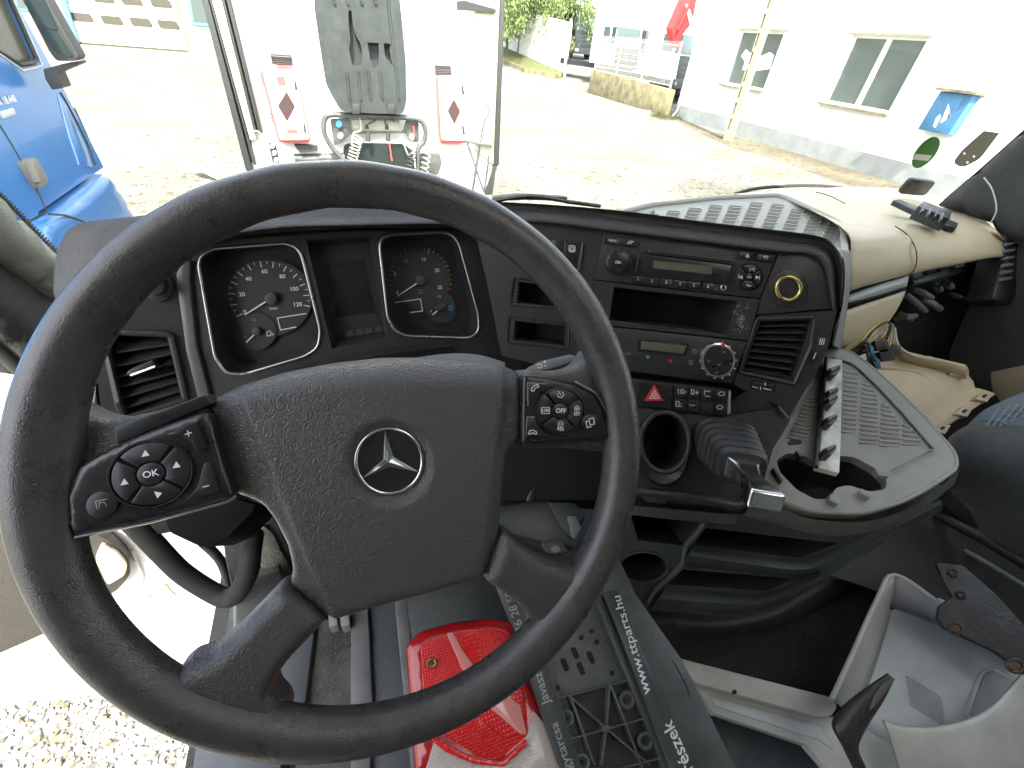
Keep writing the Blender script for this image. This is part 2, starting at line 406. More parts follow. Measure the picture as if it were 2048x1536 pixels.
# ================================================================== the yard
def holed3(name, loops, vec, mt, parent=None, smooth=35):
    loops = [[Vector(p) for p in l] for l in loops]; n_ = Vector(vec).normalized()
    r = (loops[0][1] - loops[0][0]).normalized(); u = n_.cross(r); o = loops[0][0]
    tris = tessellate_polygon([[Vector(((p - o).dot(r), (p - o).dot(u), 0)) for p in l] for l in loops])
    V = [p for l in loops for p in l]; n = len(V); F = [tuple(t) for t in tris] + [tuple(i + n for i in t) for t in tris]
    V += [p + Vector(vec) for p in V[:n]]; k = 0
    for l in loops:
        m = len(l)
        for i in range(m): a, b = k + i, k + (i + 1) % m; F.append((a, b, b + n, a + n))
        k += m
    return mesh(name, V, F, mt, parent, smooth)
def gravelmat(name, c1, c2, c3, sc1=26, bumpst=.8):
    m = bpy.data.materials.new(name); m.use_nodes = True; N = m.node_tree.nodes; L = m.node_tree.links; b = N['Principled BSDF']
    g = N.new('ShaderNodeNewGeometry')
    v = N.new('ShaderNodeTexVoronoi'); v.inputs['Scale'].default_value = sc1; L.new(g.outputs['Position'], v.inputs['Vector'])
    n1 = N.new('ShaderNodeTexNoise'); n1.inputs['Scale'].default_value = .55; n1.inputs['Detail'].default_value = 8; L.new(g.outputs['Position'], n1.inputs['Vector'])
    n2 = N.new('ShaderNodeTexNoise'); n2.inputs['Scale'].default_value = 5; n2.inputs['Detail'].default_value = 6; L.new(g.outputs['Position'], n2.inputs['Vector'])
    cr = N.new('ShaderNodeValToRGB'); cr.color_ramp.elements[0].position = .42; cr.color_ramp.elements[0].color = (*c2, 1); cr.color_ramp.elements[1].position = .58; cr.color_ramp.elements[1].color = (*c1, 1)
    L.new(n1.outputs[0], cr.inputs[0])
    cr2 = N.new('ShaderNodeValToRGB'); cr2.color_ramp.elements[0].position = .33; cr2.color_ramp.elements[0].color = (1, 1, 1, 1); cr2.color_ramp.elements[1].position = .46; cr2.color_ramp.elements[1].color = (0, 0, 0, 1)
    L.new(n2.outputs[0], cr2.inputs[0])
    mx = N.new('ShaderNodeMix'); mx.data_type = 'RGBA'; L.new(cr2.outputs[0], mx.inputs[0]); L.new(cr.outputs[0], mx.inputs[6]); mx.inputs[7].default_value = (*c3, 1)
    sp = N.new('ShaderNodeMix'); sp.data_type = 'RGBA'; sp.blend_type = 'MULTIPLY'; sp.inputs[0].default_value = .65
    mr = N.new('ShaderNodeMapRange'); mr.inputs[3].default_value = .45; mr.inputs[4].default_value = 1.25
    sep = N.new('ShaderNodeSeparateColor'); L.new(v.outputs['Color'], sep.inputs[0]); L.new(sep.outputs[0], mr.inputs[0])
    L.new(mx.outputs[2], sp.inputs[6]); L.new(mr.outputs[0], sp.inputs[7]); L.new(sp.outputs[2], b.inputs['Base Color'])
    b.inputs['Roughness'].default_value = .95; b.inputs['Specular IOR Level'].default_value = .2
    bp = N.new('ShaderNodeBump'); bp.inputs['Strength'].default_value = bumpst; bp.inputs['Distance'].default_value = .03; L.new(v.outputs['Distance'], bp.inputs['Height']); bp.invert = True
    L.new(bp.outputs[0], b.inputs['Normal']); return m
gravel = gravelmat('gravel', (.225, .222, .195), (.16, .155, .128), (.11, .10, .06))
dirt = gravelmat('damp_gravel', (.17, .15, .105), (.12, .10, .07), (.06, .05, .033))
concrete = mat('concrete_apron', (.22, .22, .19), .9, bump=('noise', 30, .3), var=.25, vscale=1.2)
oldconc = mat('stained_concrete', (.21, .18, .10), .9, bump=('noise', 20, .4), var=.45, vscale=2.2)
polem = mat('pole_concrete', (.27, .26, .18), .9, bump=('noise', 40, .3), var=.2, vscale=6)
wallw = mat('white_render', (.78, .78, .76), .9, bump=('noise', 60, .15), var=.04, vscale=3)
plinth = mat('plinth_paint', (.27, .285, .28), .9, bump=('noise', 40, .3), var=.14, vscale=3)
facade = mat('workshop_wall', (.25, .265, .215), .9, bump=('noise', 30, .2), var=.08, vscale=2)
bluetrim = mat('blue_trim_paint', (.09, .24, .36), .6)
pvc = mat('white_frame', (.72, .72, .66), .5)
winglass = mat('window_glass_dark', (.075, .095, .088), .08, spec=.6, coat=.3)
doorglass = mat('door_window', (.07, .065, .05), .15)
bark = mat('birch_bark', (.16, .14, .12), .9, bump=('noise', 60, .5), var=.6, vscale=18)
leaf = mat('birch_leaf', (.15, .20, .06), .6, var=.45, vscale=1.5)
grass = mat('grass', (.085, .09, .03), .8, var=.4, vscale=4)
def ST(o): o['kind'] = 'structure'; return o
ST(mesh('ground', [(-250, -250, 0), (250, -250, 0), (250, 250, 0), (-250, 250, 0)], [(0, 1, 2, 3)], gravel, None, 0))
def terr(x, y):
    d = (x - 15) * .95 + (y - 29.5) * .313; return min(1.5, max(0, d * .13))
def hitT(px, py, lift=0):
    r = ray(px, py); y = 20.0
    while y < 90:
        p = CAM + r * (y / r.y)
        if p.z <= terr(p.x, p.y) + lift: return p
        y += .1
    return p
rows = [[Vector((7 + i * 2, 27 + j * 2, terr(7 + i * 2, 27 + j * 2) - (.0 if terr(7 + i * 2, 27 + j * 2) > 0 else .03))) for i in range(40)] for j in range(35)]
V, F = grid_vf(rows); ST(mesh('yard_slope', V, F, gravel, None, 180))
def ground_poly(name, pxs, z, mt, kind='structure'):
    o = mesh(name, [aZ(x, y, 0) + Vector((0, 0, z)) for x, y in pxs], [tuple(range(len(pxs)))], mt, None, 0); o['kind'] = kind; return o
ground_poly('concrete_apron', [(1000, 152), (1090, 162), (1172, 187), (1178, 192), (1100, 193), (1000, 184)], .006, concrete)
ground_poly('damp_soil_strip', [(1345, 228), (1420, 262), (1600, 305), (1760, 352), (1830, 380), (1700, 372), (1580, 330), (1450, 290), (1360, 248)], .004, dirt)
# planting bed with kerb
kb = [hitT(1000, 122), hitT(1042, 142), hitT(1050, 146), hitT(1122, 158)]
bk = [hitT(1000, 96), hitT(1040, 112), hitT(1090, 136), hitT(1127, 152)]
up = Vector((0, 0, .28))
V, F = grid_vf([[p + up for p in bk], [p + up for p in kb]]); ST(mesh('planting_bed', V, F, grass, None, 0))
for a, b_ in zip(kb[:-1], kb[1:]):
    d = (b_ - a).normalized(); n_ = Vector((d.y, -d.x, 0)) * .12
    if n_.dot(CAM - a) < 0: n_ = -n_
    lo = Vector((0, 0, -.2)); o = extr('kerb_stone', [a + up * 1.1, b_ + up * 1.1, b_ + n_ + up * 1.1, a + n_ + up * 1.1], lo - up, oldconc, None); ST(o)

# ---- white office building on the right
WX = 15.45
bd = empty('office_building', (WX + 3, 12, 0), 'white rendered office building with grey plinth and two windows at the right', 'building')
def yz(y, z, x=WX): return Vector((x, y, z))
def rect(y0, y1, z0, z1, x=WX): return [yz(y0, z0, x), yz(y1, z0, x), yz(y1, z1, x), yz(y0, z1, x)]
w1, w2 = (15.78, 18.07, 1.6, 3.36), (10.68, 13.0, 1.58, 3.35)
holed3('wall', [rect(-6, 20.75, 0, 6.5), rect(*w1), rect(*w2)], (.35, 0, 0), wallw, bd)
mesh('wall', [(WX + .36, 20.74, 0), (WX + 9, 20.74, 0), (WX + 9, 20.74, 6.5), (WX + .36, 20.74, 6.5)], [(0, 1, 2, 3)], wallw, bd, 0)
mesh('wall', [(WX + 4, -6, 0), (WX + 4, 20.7, 0), (WX + 4, 20.7, 6.4), (WX + 4, -6, 6.4)], [(0, 1, 2, 3)], facade, bd, 0)
box('roof', (WX + 4.3, 7.4, 6.6), (9.4, 27, .2), oldconc, bd)
box('plinth', (WX - .012, 7.4, .26), (.03, 26.7, .55), plinth, bd)
for k, w in enumerate((w1, w2)):
    y0, y1, z0, z1 = w; x = WX + .12; f = .07
    fr = holed3('window', [rect(y0, y1, z0, z1, x), rect(y0 + f, y1 - f, z0 + f, z1 - f, x)], (.07, 0, 0), pvc, bd)
    if k: box('mullion', (x + .03, (y0 + y1) / 2, (z0 + z1) / 2), (.075, .16, z1 - z0 - 2 * f), pvc, fr)
    mid = [(y0 + f, y1 - f)] if not k else [(y0 + f, (y0 + y1) / 2 - .08), ((y0 + y1) / 2 + .08, y1 - f)]
    for a, b_ in mid: mesh('pane', rect(a, b_, z0 + f, z1 - f, x + .03), [(0, 1, 2, 3)], winglass, fr, 0)
    box('sill', (WX - .02, (y0 + y1) / 2, z0 - .03), (.3, y1 - y0 + .16, .05), oldconc, fr)
    box('lintel_edge', (WX - .015, (y0 + y1) / 2, z1 + .04), (.03, y1 - y0 + .3, .06), polem, fr)
P_ = Pl((WX + .14, 0, 0), (-1, 0, 0))
mesh('poster', [P_.at(*p) for p in ((1482, 112), (1492, 98), (1512, 116), (1540, 104), (1548, 110), (1540, 138), (1510, 142), (1484, 140), (1490, 124))], [tuple(range(9))], mat('paper', (.75, .76, .74), .8), bd, 0)
# blue meter cabinet on the wall
cb = empty('meter_cabinet', (WX - .2, 8.9, 1.4), 'blue metal meter cabinet with peeling paint on the white wall', 'cabinet')
bluecab = mat('peeling_blue_paint', (.055, .17, .31), .5, var=.12, vscale=3)
extr('body', [yz(9.42, 1.38, WX - .3), yz(8.62, 1.38, WX - .3), yz(8.62, 2.26, WX - .3), yz(9.42, 2.26, WX - .3)], (.3, 0, 0), bluecab, cb)
extr('door', [yz(9.4, 1.41, WX - .315), yz(8.78, 1.41, WX - .315), yz(8.78, 2.24, WX - .315), yz(9.4, 2.24, WX - .315)], (.012, 0, 0), bluecab, cb, .004)
box('latch', (WX - .33, 8.85, 1.8), (.03, .07, .06), oldconc, cb)
box('rain_cover', (WX - .2, 9.0, 2.3), (.45, 1.0, .06), oldconc, cb)
CP = Pl((WX - .325, 0, 0), (-1, 0, 0))
for q in ([(1897, 207), (1889, 225), (1880, 247), (1892, 240), (1900, 224)], [(1872, 236), (1880, 228), (1882, 234), (1870, 256), (1866, 252)]):
    prism('bare_patch', CP, q, -.003, .001, mat('primer_white', (.7, .72, .72), .7), cb)
tube('downpipe', [(WX - .08, 20.5, .25), (WX - .08, 20.5, 6.2)], .05, mat('zinc', (.45, .44, .38), .4, .6), bd)
tube('downpipe', [(WX - .08, 20.5, .26), (WX - .25, 20.55, .06)], .05, MATS['zinc'], bd)
# windscreen reflections, put in as solid white panels on the gravel
for q, l in (([(1238, 214), (1261, 217), (1250, 256), (1226, 258)], 'left of two white panels on the gravel standing in for windscreen reflections'), ([(1281, 219), (1301, 222), (1291, 252), (1268, 254)], 'right of two white panels on the gravel standing in for windscreen reflections')):
    o = extr('reflection_panel', [aZ(x, y, .07) for x, y in q], (0, 0, -.06), wallw, None, .01); tag(o, l, 'board', 'panels standing in for windscreen reflections')
# ---- concrete ladder pole
pb = aZ(1452, 281, 0); pole = empty('utility_pole', pb, 'slotted concrete utility pole leaning in front of the white building', 'pole')
tp = aX(1545, -5, pb.x + .05); dv = (tp - pb); ht = 7.5 / dv.z * dv
sd_ = Vector((0.25, -.97, 0)).normalized(); fwd = Vector((.97, .25, 0))
def pw(t): return .30 - .10 * t
loop = [pb - sd_ * pw(0) / 2, pb + sd_ * pw(0) / 2, pb + ht + sd_ * pw(1) / 2, pb + ht - sd_ * pw(1) / 2]
holes = []
for i in range(14):
    a = (.35 + i * .5) / 7.5; b_ = a + .36 / 7.5; c0, c1 = pb + ht * a, pb + ht * b_; s0 = -.115 + .02 * a
    e = .07
    holes.append([c0 + sd_ * (s0), c0 + sd_ * (s0 + e), c1 + sd_ * (s0 + e), c1 + sd_ * s0])
holed3('shaft', [loop] + holes, fwd * .2, polem, pole)
mesh('shaft_web', [loop[0] + fwd * .1, loop[0] + fwd * .1 + sd_ * .12, loop[3] + fwd * .1 + sd_ * .1, loop[3] + fwd * .1], [(0, 1, 2, 3)], oldconc, pole, 0)
# ---- low wall and mesh fence
fx = 15.0
fw = empty('fence_wall', (fx, 25, 0), 'white wire mesh fence on a stained low concrete wall beside the gate', 'fence')
zt = 1.12
extr('low_wall', [Vector((fx, 20.9, 0)), Vector((fx, 29.5, 0)), Vector((fx, 29.5, zt + .1)), Vector((fx, 20.9, zt - .05))], (.25, 0, 0), oldconc, fw, .02)
for y in (21.2, 23.9, 26.6, 29.3): tube('post', [(fx + .12, y, zt - .1), (fx + .12, y, zt + 1.75)], .035, pvc, fw, 8)
mb = MB()
for i in range(84):
    y = 21.2 + i * 8.1 / 83; mb.add(boxvf((fx + .06, y, zt + .9), (.006, .007, 1.68)))
mb.build('wire_mesh', pvc, fw, 0)['kind'] = 'stuff'
for z in (.1, .32, .55, .8, 1.05, 1.3, 1.6): box('rail', (fx + .075, 25.25, zt + z), (.008, 8.1, .018), pvc, fw)
# gate leaf / white boundary wall behind the trees
A_, B_ = hitT(1127, 155), hitT(985, 90)
extr('boundary_wall', [A_, B_, B_ + Vector((0, 0, 3.4)), A_ + Vector((0, 0, 3.1))], Vector((.2, .1, 0)), wallw, None)
tag(bpy.data.objects['boundary_wall'], 'plain white boundary wall behind the birch trees', 'wall')
gp = empty('gate_post', A_, 'pale green steel gate post at the end of the boundary wall', 'post')
tube('post', [A_ + Vector((-.05, -.15, -.2)), A_ + Vector((-.05, -.15, 3.3))], .09, mat('pale_green_steel', (.42, .50, .42), .5), gp, 10)
# ---- birches
def tree(px, py, H, spread, label, seed, nleaf=3800):
    rg = random.Random(seed); b = hitT(px, py); root = empty('birch_tree', b, label, 'tree', 'birches by the boundary wall')
    top = b + Vector((rg.uniform(-.3, .3), rg.uniform(-.3, .3), H))
    tr = [b.lerp(top, t) + Vector((math.sin(t * 5 + seed) * .08, 0, 0)) for t in (0, .15, .35, .6, .85, 1)]
    V, F = tube_vf(tr, [.17, .14, .12, .09, .05, .02], 8); mbk = MB(); mbk.add((V, F)); br = []
    for i in range(60):
        t = rg.uniform(.22, .95); s = b.lerp(top, t); a = rg.uniform(0, 6.28); ln = spread * (1.15 - t * .6) * rg.uniform(.6, 1.1)
        d = Vector((math.cos(a), math.sin(a), 0)); p1 = s + d * ln * .55 + Vector((0, 0, ln * .35)); p2 = s + d * ln + Vector((0, 0, ln * .1)); p3 = p2 + d * .25 + Vector((0, 0, -rg.uniform(.8, 2.4)))
        pts = spline([s, p1, p2, p3], 3); mbk.tube(pts, [.04 * (1 - k / len(pts)) + .006 for k in range(len(pts))], 5); br.append(pts)
    mbk.build('trunk', bark, root, 60)
    V = []; F = []
    for i in range(nleaf):
        pts = rg.choice(br); k = min(len(pts) - 2, int(abs(rg.gauss(.55, .32)) * len(pts))); p = pts[k].lerp(pts[k + 1], rg.random())
        p = p + Vector((rg.gauss(0, .22), rg.gauss(0, .22), -abs(rg.gauss(0, .55))))
        if p.z < b.z + 1.3: continue
        s = rg.uniform(.07, .15); n1 = Vector((rg.uniform(-1, 1), rg.uniform(-1, 1), rg.uniform(-.5, .5))).normalized(); n2 = Vector((rg.gauss(0, .4), rg.gauss(0, .4), -1)).normalized()
        k = len(V); V += [p, p + n1 * s * .5 + n2 * s * .6, p + n2 * s * 1.7, p - n1 * s * .5 + n2 * s * .6]; F.append((k, k + 1, k + 2, k + 3))
    mesh('crown', V, F, leaf, root, 0)
tree(1070, 126, 8, 4.6, 'birch tree nearest the gate with drooping light green foliage', 3, 26000)
tree(1038, 113, 8, 3.6, 'middle of the three drooping birch trees', 5, 14000)
tree(1013, 104, 8, 3.0, 'birch tree right beside the trailer edge, farthest of the three', 9, 12000)
# ---- trucks parked beyond the gate and fence
tsl = mat('slat_dark', (.06, .06, .058), .5); tblk = mat('truck_black', (.02, .025, .025), .5); twht = mat('truck_white', (.75, .75, .73), .35, coat=.3)
wsg = mat('truck_windscreen', (.06, .09, .085), .06, coat=.4); tyre = mat('tyre_rubber', (.03, .03, .03), .8, bump=('noise', 80, .3))
def parked(loc, rz, body, front, label, grp):
    r = empty('parked_truck', loc, label, 'truck', grp); o = Vector(loc); Rm = Matrix.Rotation(rz, 3, 'Z')
    def pt(x, y, z): return o + Rm @ Vector((x, y, z))
    prof = [(0, .9), (.1, 1.9), (.35, 2.9), (.6, 3.55), (2.2, 3.7), (2.2, .9)]
    extr('cab', [pt(-1.22, y, z) for y, z in prof], Rm @ Vector((2.44, 0, 0)), body, r, .05)
    def fr(name, x0, x1, z0, z1, m, th=.06):
        f = lambda z: (.1 * (z - .9) if z < 1.9 else .1 + .25 * (z - 1.9)) - .03
        extr(name, [pt(x0, f(z0), z0), pt(x1, f(z0), z0), pt(x1, f(z1), z1), pt(x0, f(z1), z1)], Rm @ Vector((0, th, 0)), m, r, .015)
    fr('windscreen', -1.08, 1.08, 2.0, 2.85, wsg); fr('grille', -1.12, 1.12, .92, 1.95, front)
    for z in (1.15, 1.4, 1.65): fr('slat', -.8, .8, z, z + .06, tsl, .02)
    fr('bumper', -1.2, 1.2, .45, .9, front, .4)
    for s in (-1, 1):
        fr('headlight', s * .95 - .18, s * .95 + .18, .62, .82, lgrey, .02)
        extr('side_window', [pt(s * 1.23, .55, 2.05), pt(s * 1.23, 1.25, 2.05), pt(s * 1.23, 1.25, 2.8), pt(s * 1.23, .75, 2.8)], Rm @ Vector((-s * .02, 0, 0)), wsg, r)
        extr('mirror', [pt(s * 1.28, .1, 2.0), pt(s * 1.5, .1, 2.0), pt(s * 1.5, .1, 2.8), pt(s * 1.28, .1, 2.8)], Rm @ Vector((0, .15, 0)), tblk, r, .03)
        V, F = tube_vf([pt(s * 1.2, 1.0, .5), pt(s * .9, 1.0, .5)], .5, 20); mesh('wheel', V, F, tyre, r, 30)
    extr('chassis', [pt(-.45, 1, .6), pt(.45, 1, .6), pt(.45, 1, .9), pt(-.45, 1, .9)], Rm @ Vector((0, 5, 0)), tblk, r)
def onray(px, py, y): p = aY(px, py, y); return p
q = hitT(1168, 122); parked(q, .15, tblk, tblk, 'black stripped truck cab seen through the gate opening', 'trucks parked beyond the fence')
parked((17.9, 30.5, .55), .3, twht, tblk, 'white truck with dark grille behind the middle of the mesh fence', 'trucks parked beyond the fence')
parked((18.9, 25.4, .4), .5, twht, tblk, 'white truck beside the red crane boom behind the fence', 'trucks parked beyond the fence')
# red crane boom
RP_ = Pl((0, 23.5, 0), (0, -1, 0)); cr = empty('crane_boom', RP_.at(1370, 60), 'tilted red loader crane boom with a white stripe beyond the fence', 'crane')
redc = mat('crane_red', (.55, .04, .04), .45)
prism('boom', RP_, [(1376, -15), (1396, -15), (1386, 40), (1381, 50), (1362, 75), (1366, 98), (1350, 96), (1343, 57)], -.5, 0, redc, cr, .03)
prism('stripe', RP_, [(1371, 8), (1376, 8), (1388, 45), (1382, 58)], -.02, .03, twht, cr)
tube('cylinder', [RP_.at(1352, 60) + Vector((0, -.15, 0)), RP_.at(1376, 8) + Vector((0, -.15, 0))], .07, mat('crane_dark_red', (.4, .03, .03), .4), cr)
# ---- workshop on the left
FPl = Pl((0, 37.3, 0), (0, -1, 0))
ws = empty('workshop_building', (-12, 38, 0), 'pale workshop hall with a white sectional door and blue trim at the upper left', 'building')
def xz(x, z, y=37.3): return Vector((x, y, z))
holed3('wall', [[xz(-32, 0), xz(4, 0), xz(4, 8), xz(-32, 8)], [xz(-13.75, .02), xz(-8.35, .02), xz(-8.35, 5.2), xz(-13.75, 5.2)]], (0, .4, 0), facade, ws)
box('roof', (-14, 42, 8.1), (37, 12, .2), oldconc, ws)
gd = box('sectional_door', (-11.05, 37.55, 2.6), (5.5, .1, 5.2), wallw, ws)
for i in range(1, 9): box('door_panel_joint', (-11.05, 37.49, i * .62), (5.4, .02, .02), oldconc, gd)
for c in ((166, 34), (226, 40), (284, 44), (339, 49), (150, -10), (208, -4), (265, 1), (324, 6)):
    Q = Pl((0, 37.5, 0), (0, -1, 0)); x, y = c
    prism('door_window', Q, rnd([(x - 27, y - 10), (x + 14, y - 7), (x + 23, y + 11), (x - 19, y + 8)], 5), -.02, .03, doorglass, gd)
box('bottom_seal', (-11.05, 37.46, .07), (5.4, .06, .12), doorglass, gd)
prism('blue_jamb', FPl, [(108, -30), (122, -30), (159, 91), (149, 91)], -.1, .06, bluetrim, ws)
wf = prism('window', FPl, [(371, -20), (420, -16), (428, 54), (384, 50)], -.1, .05, bluetrim, ws)
prism('pane', FPl, [(377, -20), (416, -16), (423, 47), (388, 44)], .04, .06, winglass, wf)
wf = prism('window', FPl, [(20, -30), (46, -20), (56, 22), (34, 20)], -.1, .05, bluetrim, ws)
prism('pane', FPl, [(24, -30), (44, -20), (52, 18), (37, 16)], .04, .06, winglass, wf)
prism('door_post', FPl, [(345, -20), (349, -20), (381, 106), (377, 106)], -.1, .03, oldconc, ws)
# ---- pebbles and dry leaves by the open door, weeds
rg = random.Random(11)
peb = MB(); pebble = mat('pebbles', (.30, .285, .25), .9, var=.5, vscale=25)
for i in range(7000):
    x, y = rg.uniform(-2.2, -.5), rg.uniform(-.1, 1.3); s = rg.uniform(.005, .018)
    Rm = Matrix.Rotation(rg.uniform(0, 6.28), 3, 'Z') @ Matrix.Rotation(rg.uniform(-.5, .5), 3, 'X'); peb.box((x, y, s * .3), (s * rg.uniform(.7, 1.5), s, s * .7), Rm)
o = peb.build('loose_pebbles', pebble, None, 0); tag(o, kind='stuff'); o['label'] = 'loose grey pebbles on the ground below the open door'
lv = MB(); 
def leafv(x, y, z, s):
    a = rg.uniform(0, 6.28); u_ = Vector((math.cos(a), math.sin(a), rg.uniform(-.4, .4))) * s; v_ = Vector((-math.sin(a), math.cos(a), rg.uniform(-.4, .4))) * s * .5; p = Vector((x, y, z))
    return [p - u_, p - v_ * .9, p + u_, p + v_], [(0, 1, 2, 3)]
for i in range(900): lv.add(leafv(rg.uniform(-2.2, -.6), rg.uniform(-.1, 1.3), rg.uniform(.012, .025), rg.uniform(.008, .02)))
o = lv.build('fallen_leaves', mat('dry_leaf', (.15, .12, .055), .8, var=.6, vscale=9), None, 0); tag(o, kind='stuff'); o['label'] = 'dry brown leaves and weeds on the ground below the open door'
gb = MB()
for i in range(500):
    c = rg.choice(((14.4, 20.2), (14.9, 20.6))); x, y = c[0] + rg.gauss(0, .4), c[1] + rg.gauss(0, .4); h = rg.uniform(.05, .22)
    d = Vector((rg.gauss(0, .3), rg.gauss(0, .3), 1)) * h; p = Vector((x, y, 0)); s = Vector((.02, .01, 0)); gb.add(([p - s, p + s, p + d], [(0, 1, 2)]))
o = gb.build('weed_tufts', grass, None, 0); tag(o, kind='stuff'); o['label'] = 'small green weed tufts on the gravel yard'
# ================================================================== white trailer in front
hosew = mat('hose_pale', (.45, .44, .34), .4); hoseb = mat('hose_black', (.04, .04, .04), .4)
TY = 5.05; TP = Pl((0, TY, 0), (0, -1, 0))
trl = empty('white_trailer', (.3, 11, 0), 'white box trailer parked close in front with coiled air hoses and red boxes', 'trailer')
tw = mat('trailer_white', (.80, .80, .77), .45, var=.05, vscale=3); tyel = mat('aged_aluminium', (.60, .57, .42), .5, .2, var=.15, vscale=3)
rub = mat('rubber_seal', (.03, .033, .03), .6); tsteel = mat('weathered_steel', (.09, .095, .09), .55, .3, var=.3, vscale=12); tstl2 = mat('galvanised_plate', (.36, .36, .30), .6, .3, var=.2, vscale=6)
box('box_body', (.315, 11.6, 2.62), (2.46, 13.0, 2.9), tw, trl, 0, .01)
def post(name, pts, m, h0, h1): prism(name, TP, pts, h0, h1, m, trl, .004)
post('corner_rail', [(398, -20), (411, -20), (505, 342), (492, 342)], rub, -.1, .06)
post('seal_strip', [(413, -20), (417, -20), (511, 330), (507, 330)], rub, -.05, .055)
post('corner_rail', [(418, -20), (438, -20), (512, 280), (500, 280)], tyel, -.05, .045)
post('seal_strip', [(439, -20), (444, -20), (514, 265), (509, 265)], rub, -.05, .05)
post('seal_strip', [(448, -20), (453, -20), (523, 268), (518, 268)], rub, -.05, .05)
post('corner_rail', [(1003, -20), (1011, -20), (998, 330), (989, 330)], rub, -.1, .06)
post('corner_rail', [(996, 330), (992, 340), (985, 390), (972, 390), (986, 345), (989, 328)], rub, -.05, .05)
post('side_profile', [(952, -20), (1002, -20), (988, 330), (950, 300)], tyel, -.05, .012)
post('seal_strip', [(948, 20), (951, 20), (955, 280), (952, 280)], tyel, 0, .03)
post('lower_panel', [(503, 278), (560, 286), (932, 288), (990, 300), (984, 392), (930, 392), (600, 345), (505, 345)], tw, -.1, -.015)
post('hinge_plate', [(537, 286), (550, 286), (558, 325), (545, 325)], rub, 0, .02)
for y in (292, 306, 320): prism('roller', TP, ell(545 + (y - 292) * .25, y, 4.5, 5, 14), .02, .04, lgrey, trl)
for q in ([(540, 106), (583, 109), (586, 131), (544, 129)], [(870, 130), (902, 131), (903, 151), (871, 150)]):
    v = prism('air_vent', TP, q, 0, .02, rub, trl)
    for k in range(6):
        t = (k + .6) / 6.2; a = Vector(q[0]).lerp(Vector(q[3]), t); b_ = Vector(q[1]).lerp(Vector(q[2]), t)
        tube('slat', [TP.off(.022).at(a.x + 1.5, a.y), TP.off(.022).at(b_.x - 1.5, b_.y)], .005, hoseb, v, 6)
# fire extinguisher boxes
redb = mat('box_red', (.72, .10, .09), .4); boxw = mat('box_white', (.78, .76, .74), .35); dia = mat('dark_red_film', (.055, .03, .027), .4)
for k, (q, dc, dw, dh, st) in enumerate((([(518, 137), (590, 143), (620, 285), (557, 286)], (573, 213), 17.5, 30, [(551, 152), (568, 152), (573, 171), (557, 171)]),
                                     ([(873, 152), (930, 153), (932, 287), (880, 286)], (908, 223), 13, 26, [(901, 168), (914, 168), (915, 186), (902, 186)]))):
    eb = empty('extinguisher_box', TP.at(*dc), ('left' if k == 0 else 'right') + ' red and white fire extinguisher box with a dark diamond window on the trailer', 'box', 'extinguisher boxes on the trailer')
    prism('case', TP, q, -.01, .10, redb, eb, .012, 3, 5)
    s = .93; c = (sum(p[0] for p in q) / 4 + 28, sum(p[1] for p in q) / 4 - 60)
    prism('lid', TP, [(c[0] + (p[0] - c[0]) * s, c[1] + (p[1] - c[1]) * .965) for p in q], .10, .13, boxw, eb, .012, 3, 6)
    x, y = dc; L_ = TP.off(.131)
    prism('diamond_window', L_, [(x, y - dh), (x + dw, y), (x + 1, y + dh), (x - dw, y - 1)], -.004, .003, dia, eb, 0, 2, 3)
    prism('sticker', L_, st, -.003, .002, redb if k == 0 else pvc, eb)
    prism('sticker', L_, [(572, 259), (594, 259), (596, 267), (575, 267)] if k == 0 else [(895, 262), (903, 262), (903, 265), (895, 265)], -.003, .002, redb, eb)
    for yy in (.2, .8):
        a = Vector(q[1]).lerp(Vector(q[2]), yy); prism('latch', L_, rnd([(a.x - 8, a.y - 9), (a.x - 4, a.y - 9), (a.x - 1, a.y + 9), (a.x - 6, a.y + 9)], 2), -.03, .006, rub, eb)
    if k == 0:
        for j in range(6): a = Vector(q[0]).lerp(Vector(q[3]), .12 + j * .05 + (.35 if j > 2 else 0)); prism('grip_rib', TP.off(.06), [(a.x - 3, a.y - 3), (a.x + 3, a.y - 3), (a.x + 4, a.y + 2), (a.x - 2, a.y + 2)], -.02, .02, MATS['box_red'], eb)
# black ribbed plastic cover hung on the wall
pc = empty('ribbed_cover', TP.at(725, 110), 'torn black ribbed plastic cover hanging on the trailer front', 'cover')
cov = mat('cover_black', (.032, .038, .036), .5, bump=('noise', 60, .2), var=.3, vscale=7)
outer = rnd([(627, -30, 1), (629, 20, 6), (640, 95, 10), (652, 170, 12), (684, 224, 14), (806, 229, 12), (813, 200, 8), (811, 120, 5), (797, -30, 1)], 8, 4)
hl = [[(697, 20), (703, 22), (706, 55), (712, 72), (720, 84), (724, 100), (722, 130), (712, 134), (704, 128), (698, 100), (701, 78), (697, 45)], [(735, 85), (757, 86), (758, 105), (756, 132), (748, 136), (741, 120)], [(767, 86), (781, 88), (779, 100), (785, 130), (778, 124), (770, 110)]]
holed('shell', TP, outer, hl, .12, .20, cov, pc)
prism('shell_back', TP, outer, .02, .12, cov, pc)
for x0, x1 in ((668, 700), (695, 722), (723, 742), (750, 766), (775, 790)):
    for a, b_ in (((x0 - 8, -25), (x0 + 2, 10)), ((x1 - 6, 142), (x1, 200))) if x0 < 760 else (((x0 - 2, -25), (x1 + 8, 200)),):
        tube('rib', [TP.off(.2).at(*a), TP.off(.2).at(*b_)], .013, cov, pc, 8)
for x in (712, 782): prism('hinge', TP, [(x - 7, 208), (x + 8, 208), (x + 8, 228), (x - 7, 228)], .18, .23, rub, pc, .005)
